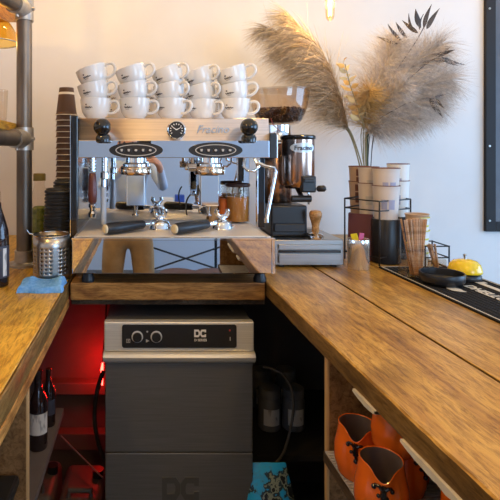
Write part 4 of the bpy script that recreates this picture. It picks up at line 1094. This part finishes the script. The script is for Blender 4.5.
# ---------------------------------------------------------------- pendants
def pendant(x, y, z, lab):
    t = thing('pendant_bulb', lab, 'pendant lamp', (x, y, z))
    b = MB(); b.lathe([(.0001, -.075), (.010, -.072), (.0165, -.06), (.018, -.03), (.018, .03), (.015, .05), (.012, .06)], (x, y, z), 24, False, False); g = b.build('glass_bulb', 'bulb_glass', t)
    b = MB()
    for k in range(4):
        a = k*PI/2+.4; b.tube([(x+.007*math.cos(a), y+.007*math.sin(a), z-.055), (x+.008*math.cos(a), y+.008*math.sin(a), z+.045)], .0016, 6)
    b.build('filament', 'filament', g)
    b = MB(); b.lathe([(.014, .055), (.018, .06), (.018, .10), (.008, .11)], (x, y, z), 20); b.build('socket', 'brass', t)
    b = MB(); b.tube([(x, y, z+.108), (x, y, RZ1)], .003, 6); b.build('cord', 'cord', t)
NM = ['glowing filament bulb hanging above the dried grasses', 'filament bulb hanging above the stacked cups', 'filament bulb hanging near the black board', 'filament bulb hanging over the right worktop', 'filament bulb hanging over the left worktop', 'added unseen filament bulb behind the person, brightening the jugs below the worktop']
for (x, y, z), nm in zip(PEND, NM): pendant(x, y, z, nm)

# ---------------------------------------------------------------- framed board on the wall
fx, fz = px(487.5, 232, 2.52).x, EYE-(232-152)*2.52/500
t = thing('framed_board', 'black framed board hanging on the wall at the right edge', 'board', (fx+.5, 2.55, fz))
b = MB()
for q in ((fx, fx+.05, fz, fz+1.25), (fx+1.1, fx+1.2, fz, fz+1.25), (fx+.05, fx+1.1, fz, fz+.05), (fx+.05, fx+1.1, fz+1.2, fz+1.25)): b.box(q[0], q[1], 2.53, 2.549, q[2], q[3], .002)
b.build('frame', 'frame', t)
MB().box(fx+.05, fx+1.1, 2.537, 2.549, fz+.05, fz+1.2).build('board_face', 'slate', t)
for y_ in (8, 146, 221):
    p = px(491, y_, 2.52); b = MB(); b.lathe([(.006, 0), (.005, .003)], (p.x, 2.5298, p.z), 12, axis=(0,-1,0)); b.build('screw', 'galv', t)

# ---------------------------------------------------------------- under the counters
def wine(x, y, z, s, lab, lm='label'):
    t = thing('wine_bottle', lab, 'bottle', (x, y, z), 0, 'dark bottles on the left shelf')
    b = MB(); b.lathe([(.034*s, 0), (.037*s, .004), (.0375*s, .17*s), (.034*s, .19*s), (.018*s, .225*s), (.0145*s, .24*s), (.0145*s, .285*s), (.016*s, .287*s), (.016*s, .30*s)], (x, y, z+.0003), 28); b.build('bottle_body', 'syrup', t)
    b = MB(); n = 14
    b.grid(n, 2, lambda i, j: (x+(.0382*s)*math.cos(-2.4+2.2*i/(n-1)), y+(.0382*s)*math.sin(-2.4+2.2*i/(n-1)), z+(.065*s, .145*s)[j])); b.build('label_panel', lm, t, fix=False)
wine(-.308, 1.44, .60, .74, 'dark bottle with a white label at the front of the left shelf')
wine(-.301, 1.56, .60, .58, 'dark bottle standing behind the white-labelled one on the left shelf', 'label_dark')
t = thing('waste_bin', 'black bin at the bottom left in front of the plywood divider', 'bin', (-.42, .93, 0))
b = MB(); b.box(-.58, -.272, .80, 1.06, 0, .74, .02); b.build('bin_body', 'matt_black', t)
b = MB(); b.box(-.59, -.266, .79, 1.065, .7405, .765, .008); b.build('bin_lid', 'black', t)
def jerry(x, y, w_, d, h, lab):
    t = thing('jerrycan', lab, 'jerrycan', (x, y, 0), 0, 'plastic jerrycans on the floor')
    b = MB(); b.box(x-w_/2, x+w_/2, y-d/2, y+d/2, 0.0005, h, .025, 4); b.build('can_body', 'jerry', t)
    b = MB(); b.tube([(x-.04, y-d/2+.03, h-.004), (x-.04, y-d/2+.03, h+.022), (x+.035, y-d/2+.03, h+.022), (x+.035, y-d/2+.03, h-.004)], .010, 10); b.build('can_handle', 'jerry', t)
    b = MB(); b.cyl((x+.05, y+.03, h-.002), (x+.05, y+.03, h+.025), .02); b.build('can_cap', 'black', t)
jerry(-.222, 1.80, .15, .22, .265, 'plastic jerrycan on the floor beside the glasswasher')
jerry(-.395, 1.84, .15, .22, .255, 'plastic jerrycan on the floor under the left worktop')
t = thing('indicator_lamp', 'small red glowing lamp on a cable behind the glasswasher', 'lamp', (-.178, 2.08, .48))
b = MB(); b.tube([(-.176, 2.08, .575), (-.179, 2.08, .55), (-.180, 2.08, .51), (-.178, 2.08, .48)], [.003, .006, .006, .003], 10); b.build('lamp_tube', 'led', t)
b = MB(); b.tube(bez((-.150, 1.98, .95), (-.152, 2.0, .80), (-.176, 2.08, .576), 8), .0035, 8); b.build('lamp_cable', 'cord', t)
b = MB(); b.tube(bez((-.150, 1.80, .66), (-.215, 1.80, .50), (-.146, 1.80, .34), 16), .008, 10)
tag(b.build('drain_hose', 'cord', None, (-.15, 1.8, .34)), 'black hose curving down the left side of the glasswasher', 'hose')
b = MB(); b.tube([px(61, 436, 1.95), px(80, 455, 1.88), px(103, 478, 1.76)], .003, 6)
tag(b.build('power_cable', 'thin_cord', None, (-.2, 1.9, .3)), 'thin grey cable slanting behind the red-lit jerrycans', 'cable')
def jar(x, y, lab):
    z = .405
    t = thing('storage_jar', lab, 'jar', (x, y, z), 0, 'jars on the low shelf')
    b = MB(); b.lathe([(.038, 0), (.042, .004), (.042, .105), (.036, .118), (.034, .122)], (x, y, z+.0003), 28); b.build('jar_body', 'jar_grey', t)
    b = MB(); b.lathe([(.040, 0), (.040, .026), (.037, .03), (.0001, .031)], (x, y, z+.1225), 28); b.build('jar_lid', 'jar_grey', t)
    b = MB(); n = 10
    b.grid(n, 2, lambda i, j: (x+.0428*math.cos(-2.3+1.5*i/(n-1)), y+.0428*math.sin(-2.3+1.5*i/(n-1)), z+(.025, .085)[j])); b.build('jar_label', 'label', t, fix=False)
jar(.472, 1.90, 'left lidded jar of the front pair on the low shelf right of the glasswasher')
jar(.563, 1.90, 'right lidded jar of the front pair on the low shelf right of the glasswasher')
jar(.480, 2.06, 'lidded jar at the back left of the low shelf')
jar(.580, 2.06, 'lidded jar at the back right of the low shelf')
b = MB(); b.tube(bez((.40, 1.70, .72), (.56, 1.70, .70), (.47, 1.68, .45), 14)[:-1] + bez((.47, 1.68, .45), (.44, 1.68, .375), (.36, 1.68, .395), 10), .0045, 10)
tag(b.build('water_hose', 'hose_grey', None, (.47, 1.7, .4)), 'grey hose looping down right of the glasswasher', 'hose')
# printed packet
mp_ = mat('blue_printed_film', (.08, .45, .70), 0, .3, coat=.3)
nt = mp_.node_tree; N = nt.nodes; Lk = nt.links
tc = N.new('ShaderNodeTexCoord'); nz = N.new('ShaderNodeTexNoise'); nz.inputs['Scale'].default_value = 26; nz.inputs['Detail'].default_value = 5
sp_ = N.new('ShaderNodeSeparateXYZ'); ad = N.new('ShaderNodeMath'); ad.operation = 'MULTIPLY_ADD'; ad.inputs[1].default_value = 1.1; 
cr = N.new('ShaderNodeValToRGB'); cr.color_ramp.interpolation = 'CONSTANT'
e = cr.color_ramp.elements; e[0].position = 0; e[0].color = (.015, .02, .03, 1); e[1].position = .60; e[1].color = (.03, .50, .98, 1)
q = e.new(.44); q.color = (.30, .36, .30, 1); q = e.new(.49); q.color = (.03, .06, .09, 1); q = e.new(.54); q.color = (.05, .42, .85, 1)
Lk.new(tc.outputs['Object'], nz.inputs['Vector']); Lk.new(tc.outputs['Object'], sp_.inputs[0]); Lk.new(sp_.outputs['Z'], ad.inputs[0]); Lk.new(nz.outputs[0], ad.inputs[2])
ad2 = N.new('ShaderNodeMath'); ad2.operation = 'SUBTRACT'; ad2.inputs[1].default_value = .38
Lk.new(ad.outputs[0], ad2.inputs[0]); Lk.new(ad2.outputs[0], cr.inputs[0]); Lk.new(cr.outputs[0], bsdf(mp_).inputs['Base Color'])
t_ = Matrix.Translation((.43, 1.57, 0)) @ Matrix.Rotation(-.12, 4, 'X')
b = MB(t_); n, m_ = 14, 24
def pk(i, j, s):
    u, v = i/(n-1)*2-1, j/(m_-1)
    hw = .105*(1-.42*v**1.6)*1.0
    th = .045*math.sqrt(max(0, 1-u*u*.98))*(math.sin(PI*min(1, .12+v*.88))**.7 if v < 1 else 0) + .001
    return (u*hw-.035*v, s*th, v*.445+.0005)
P = b.grid(n, m_, lambda i, j: pk(i, j, -1)); Q = b.grid(n, m_, lambda i, j: pk(i, j, 1), flip=True)
bmesh.ops.remove_doubles(b.bm, verts=b.bm.verts, dist=.0025)
tag(b.build('printed_packet', mp_, None, (.43, 1.57, 0)), 'bright blue printed packet standing on the floor right of the glasswasher', 'packet')

# ribbed shelf mat
sm_ = thing('shelf_liner', 'grey ribbed rubber liner under the orange jugs on the right shelf', 'shelf liner', (0.391, 1.6, 0), RROT)
T = WM[sm_]
b = MB(T); b.box(.004, .62, -1.45, -.46, SHZ+.0003, SHZ+.003); b.build('liner_sheet', 'mesh_grey', sm_)
b = MB(T)
for k in range(100): b.box(.004, .62, -1.45+.0099*k, -1.445+.0099*k, SHZ+.0031, SHZ+.006)
b.build('liner_ribs', 'mesh_grey', sm_)
JZ = SHZ+.0062
def jug_r(t):
    P = [(0, .033), (.06, .0385), (.32, .0455), (.55, .0450), (.80, .0395), (.92, .0372), (1, .0368)]
    for (a, ra), (c, rc) in zip(P, P[1:]):
        if t <= c:
            u = (t-a)/(c-a); return ra+(rc-ra)*(u*u*(3-2*u)*.5+u*.5)
    return P[-1][1]
JH = .108
def jugS(th, t, off=0.0):
    """th measured from the spout"""
    d = (th+PI) % (2*PI)-PI
    g = math.exp(-(d/.42)**2); g2 = math.exp(-(d/.20)**2)
    h = JH*(1-.17*g) - .006*(1-math.cos(d))*.0
    r = jug_r(t) + .010*g*max(0, (t-.45)/.55)**1.3 - .0035*(math.exp(-((abs(d)-.42)/.16)**2))*math.sin(PI*min(1, t*1.05)) + off
    return V((r*math.cos(th), r*math.sin(th), t*h))
def make_jug(out, name, lab, emblem=True):
    t = thing(name, lab, 'jug', (0,0,0))
    n, m_ = 64, 18
    b = MB()
    P = b.grid(n, m_, lambda i, j: jugS(2*PI*i/n, j/(m_-1)), closeu=True)
    b.face([P[i][0] for i in range(n)][::-1], False)
    Q = b.grid(n, 3, lambda i, j: jugS(2*PI*i/n, (1.0, 1.012, 1.0)[j], (0, -.001, -.0022)[j]), closeu=True)
    b.build('jug_body', out, t, ang=60)
    b = MB()
    P = b.grid(n, m_, lambda i, j: jugS(2*PI*i/n, .03+.97*j/(m_-1), -.0022), closeu=True, flip=True)
    b.face([P[i][0] for i in range(n)], False)
    o = b.build('jug_interior', 'jug_inside', t, ang=60, fix=False); o['label'] = 'dark steel inside of the jug'
    b = MB(); pts = bez(jugS(PI, .86, -.001), V((-.082, 0, JH*.95)), V((-.079, 0, JH*.52)), 8)[:-1] + bez(V((-.079, 0, JH*.52)), V((-.076, 0, JH*.2)), jugS(PI, .24, -.001), 8)
    b.tube(pts, .0048, 10); b.build('handle', out, t)
    if emblem:
        b = MB(); r0 = random.Random(3)
        for line, rad in (([(0, .90), (0, .80), (0, .70)], .0042), ([(-.02, .86), (-.16, .92), (-.30, .86), (-.36, .80)], .0026), ([(.02, .86), (.15, .90), (.27, .85), (.33, .78)], .0026), ([(-.05, .80), (-.13, .74), (-.18, .73)], .0020), ([(.05, .79), (.13, .72), (.16, .68)], .0020), ([(0, .72), (.03, .64), (.02, .58)], .0028), ([(0, .93), (.02, .97)], .003)):
            b.tube([jugS(a, z, .0008) for a, z in line], rad*1.25, 8)
        for a, z, r in ((-.36, .80, .0036), (.33, .78, .0034), (.02, .58, .004), (-.18, .73, .0028)): b.ball(jugS(a, z, .0008), r*1.25, 10)
        b.build('emblem', 'gloss_black', t)
    return t
jugp = make_jug('orange', 'milk_jug', 'orange milk jug with black emblem at the back left of the shelf')
jx, jy = px(355, 0, 1.06).x, 1.055
def spout_to(dx, dy): return math.atan2(dy, dx)
jugp['group'] = 'orange jugs on the right shelf'
jugp.location = (jx+.002, jy, JZ); jugp.rotation_euler = (0, 0, spout_to(-.45, -.9))
j2 = (.437, .925)
dup(jugp, (j2[0], j2[1], JZ), (0, 0, spout_to(-.35, -.94)), 'orange milk jug with black emblem standing nearest the camera', scale=1.04)
dup(jugp, (.520, 1.005, JZ), (0, 0, spout_to(.4, -.9)), 'orange milk jug at the bottom of the stacked pair behind')
e = (Matrix.Rotation(.16, 3, 'Y') @ Matrix.Rotation(.05, 3, 'X') @ Matrix.Rotation(spout_to(.12, -1), 3, 'Z')).to_euler()
dup(jugp, (.487, .985, JZ+.094), e, 'leaning orange milk jug stacked on top of another jug', scale=1.0)
dup(jugp, (.575, .885, JZ), (0, 0, spout_to(-.4, -.9)), 'orange milk jug behind the grey steel jug at the front')
jg = make_jug('jug_grey', 'milk_jug', 'plain grey steel milk jug at the front right of the shelf', False)
jg.location = (.515, .79, JZ); jg.rotation_euler = (0, 0, spout_to(.9, .3))
jg.scale = (.95, .95, .95)

# ---------------------------------------------------------------- table in the room behind, mirrored in the chrome
t = thing('cafe_table', 'small white-topped table with crossed black braces in the room behind', 'table', (.36, -1.6, 0))
MB().box(.0, .74, -1.9, -1.32, .715, .74, .004).build('tabletop', 'white', t)
for x in (.03, .71):
    for y in (-1.87, -1.35): MB().box(x-.012, x+.012, y-.012, y+.012, 0, .7148).build('leg', 'matt_black', t)
for p, q in (((.04, -1.35, .60), (.70, -1.35, .38)), ((.04, -1.362, .38), (.70, -1.362, .60))):
    b = MB(); b.tube([p, q], .008, 8); b.build('brace', 'matt_black', t)
tag(MB().box(.33, .43, -1.62, -1.5, .7403, .98, .004).build('carton', 'blue_card', None, (.38, -1.56, .7403)), 'blue carton standing on the table in the room behind', 'carton')
tag(MB().box(.17, .31, -1.64, -1.5, .7403, .95, .004).build('carton', 'paper_white', None, (.24, -1.57, .7403)), 'white carton standing on the table in the room behind', 'carton')
for x in (.28, .58):
    t = thing('stool', 'round brown leather stool in front of the %s half of the table' % ('left' if x < .4 else 'right'), 'stool', (x, -1.12, 0))
    b = MB(); b.lathe([(.15, 0), (.165, .01), (.165, .05), (.15, .065), (.0001, .07)], (x, -1.12, .36), 28); b.build('seat', 'leather', t)
    for k in range(4):
        a = PI/4+k*PI/2; b = MB(); b.cyl((x+.13*math.cos(a), -1.12+.13*math.sin(a), 0), (x+.10*math.cos(a), -1.12+.10*math.sin(a), .3605), .011); b.build('leg', 'matt_black', t)

# ---------------------------------------------------------------- the person seen mirrored in the chrome
pr = thing('person', 'person in pale blue shirt and khaki trousers raising a phone, mirrored in the chrome', 'person', (-.12, -.42, 0))
ox, oy = -.12, -.42
J = {'pel': (0, 0, .90, .135, .105), 'wai': (0, 0, 1.03, .125, .10), 'che': (0, .0, 1.22, .145, .11), 'nck': (0, .0, 1.40, .055, .055), 'hed': (0, .02, 1.50, .075, .085), 'top': (0, .02, 1.585, .06, .07),
     'hL': (-.095, 0, .84, .10, .10), 'kL': (-.12, .015, .47, .075, .075), 'aL': (-.13, -.01, .10, .055, .055), 'fL': (-.145, .11, .04, .045, .035),
     'hR': (.095, 0, .84, .10, .10), 'kR': (.12, .015, .47, .075, .075), 'aR': (.13, -.01, .10, .055, .055), 'fR': (.145, .11, .04, .045, .035),
     'sL': (-.17, .0, 1.345, .062, .062), 'eL': (-.25, .13, 1.14, .045, .045), 'wL': (-.02, .335, 1.345, .028, .03), 'pL': (.055, .365, 1.395, .026, .03),
     'sR': (.17, .0, 1.345, .062, .062), 'eR': (.28, .12, 1.14, .045, .045), 'wR': (.235, .335, 1.345, .028, .03), 'pR': (.19, .365, 1.395, .026, .03)}
E = [('pel','wai'),('wai','che'),('che','nck'),('nck','hed'),('hed','top'),('pel','hL'),('hL','kL'),('kL','aL'),('aL','fL'),('pel','hR'),('hR','kR'),('kR','aR'),('aR','fR'),('che','sL'),('sL','eL'),('eL','wL'),('wL','pL'),('che','sR'),('sR','eR'),('eR','wR'),('wR','pR')]
for s_, sg in (('L', 1), ('R', -1)):
    bx0 = V(J['p'+s_][:3])
    for f_ in range(4):
        a = bx0+V((sg*.018, .004, .022-.016*f_)); c = a+V((sg*.034, .004+.004*f_, .004)); d = c+V((sg*.014, -.022, .0))
        J['f%d1%s' % (f_, s_)] = (*a, .0095, .0095); J['f%d2%s' % (f_, s_)] = (*c, .009, .009); J['f%d3%s' % (f_, s_)] = (*d, .0075, .0075)
        E += [('p'+s_, 'f%d1%s' % (f_, s_)), ('f%d1%s' % (f_, s_), 'f%d2%s' % (f_, s_)), ('f%d2%s' % (f_, s_), 'f%d3%s' % (f_, s_))]
    a = bx0+V((sg*.008, -.026, .012)); c = a+V((sg*.03, -.012, .022)); J['t1'+s_] = (*a, .011, .011); J['t2'+s_] = (*c, .009, .009)
    E += [('p'+s_, 't1'+s_), ('t1'+s_, 't2'+s_)]
keys = list(J); me = bpy.data.meshes.new('body')
me.from_pydata([J[k][:3] for k in keys], [(keys.index(a), keys.index(b_)) for a, b_ in E], [])
ob = bpy.data.objects.new('body', me); COL.objects.link(ob)
md = ob.modifiers.new('skin', 'SKIN'); md.use_smooth_shade = True
sv = me.skin_vertices[0].data
for i, k in enumerate(keys): sv[i].radius = J[k][3:5]; sv[i].use_root = (k == 'pel')
s2_ = ob.modifiers.new('sub', 'SUBSURF'); s2_.levels = 2; s2_.render_levels = 2
dg = bpy.context.evaluated_depsgraph_get(); dg.update()
bm2 = bpy.data.meshes.new_from_object(ob.evaluated_get(dg))
bpy.data.objects.remove(ob)
bm2.materials.clear()
for mm in ('shirt', 'khaki', 'skin', 'shoe'): bm2.materials.append(M[mm])
for p in bm2.polygons:
    c = p.center; p.use_smooth = True
    if c.z < .09 : p.material_index = 3
    elif c.z < .955 : p.material_index = 1
    elif c.z > 1.40 and abs(c.x) < .12 and c.y < .2 or c.y > .31: p.material_index = 2
    else: p.material_index = 0
bd = bpy.data.objects.new('body', bm2); COL.objects.link(bd); bd.parent = pr; WM[bd] = WM[pr]
W = WM[pr]
b = MB(W); b.ball((0, .0, 1.575), .088, 24, (.95, 1.05, .72)); b.ball((0, -.035, 1.53), .08, 20, (.98, .75, 1)); b.build('hair', 'hair', pr)
b = MB(W)
for sx__ in (-1, 1): b.ball((sx__*.03, .098, 1.515), .010, 12)
b.build('eyes', 'ink', pr)
b = MB(W); b.tube([(0, .098, 1.52), (0, .118, 1.495), (0, .100, 1.485)], [.008, .013, .008], 10); b.ball((-.078, .02, 1.505), .02, 12, (.4, .8, 1.2)); b.ball((.078, .02, 1.505), .02, 12, (.4, .8, 1.2)); b.build('nose_and_ears', 'skin', pr)
b = MB(W); b.tube([(-.024, .098, 1.458), (0, .104, 1.455), (.024, .098, 1.458)], .005, 8); b.build('mouth', mat('lips', (.42, .16, .14), 0, .5), pr)
b = MB(); b.box(-.042, .042, -.052, -.044, 1.385, 1.535, .003); tag(b.build('phone', 'gloss_black', None, (0, -.048, 1.385)), 'black phone held up by the person mirrored in the chrome', 'phone')
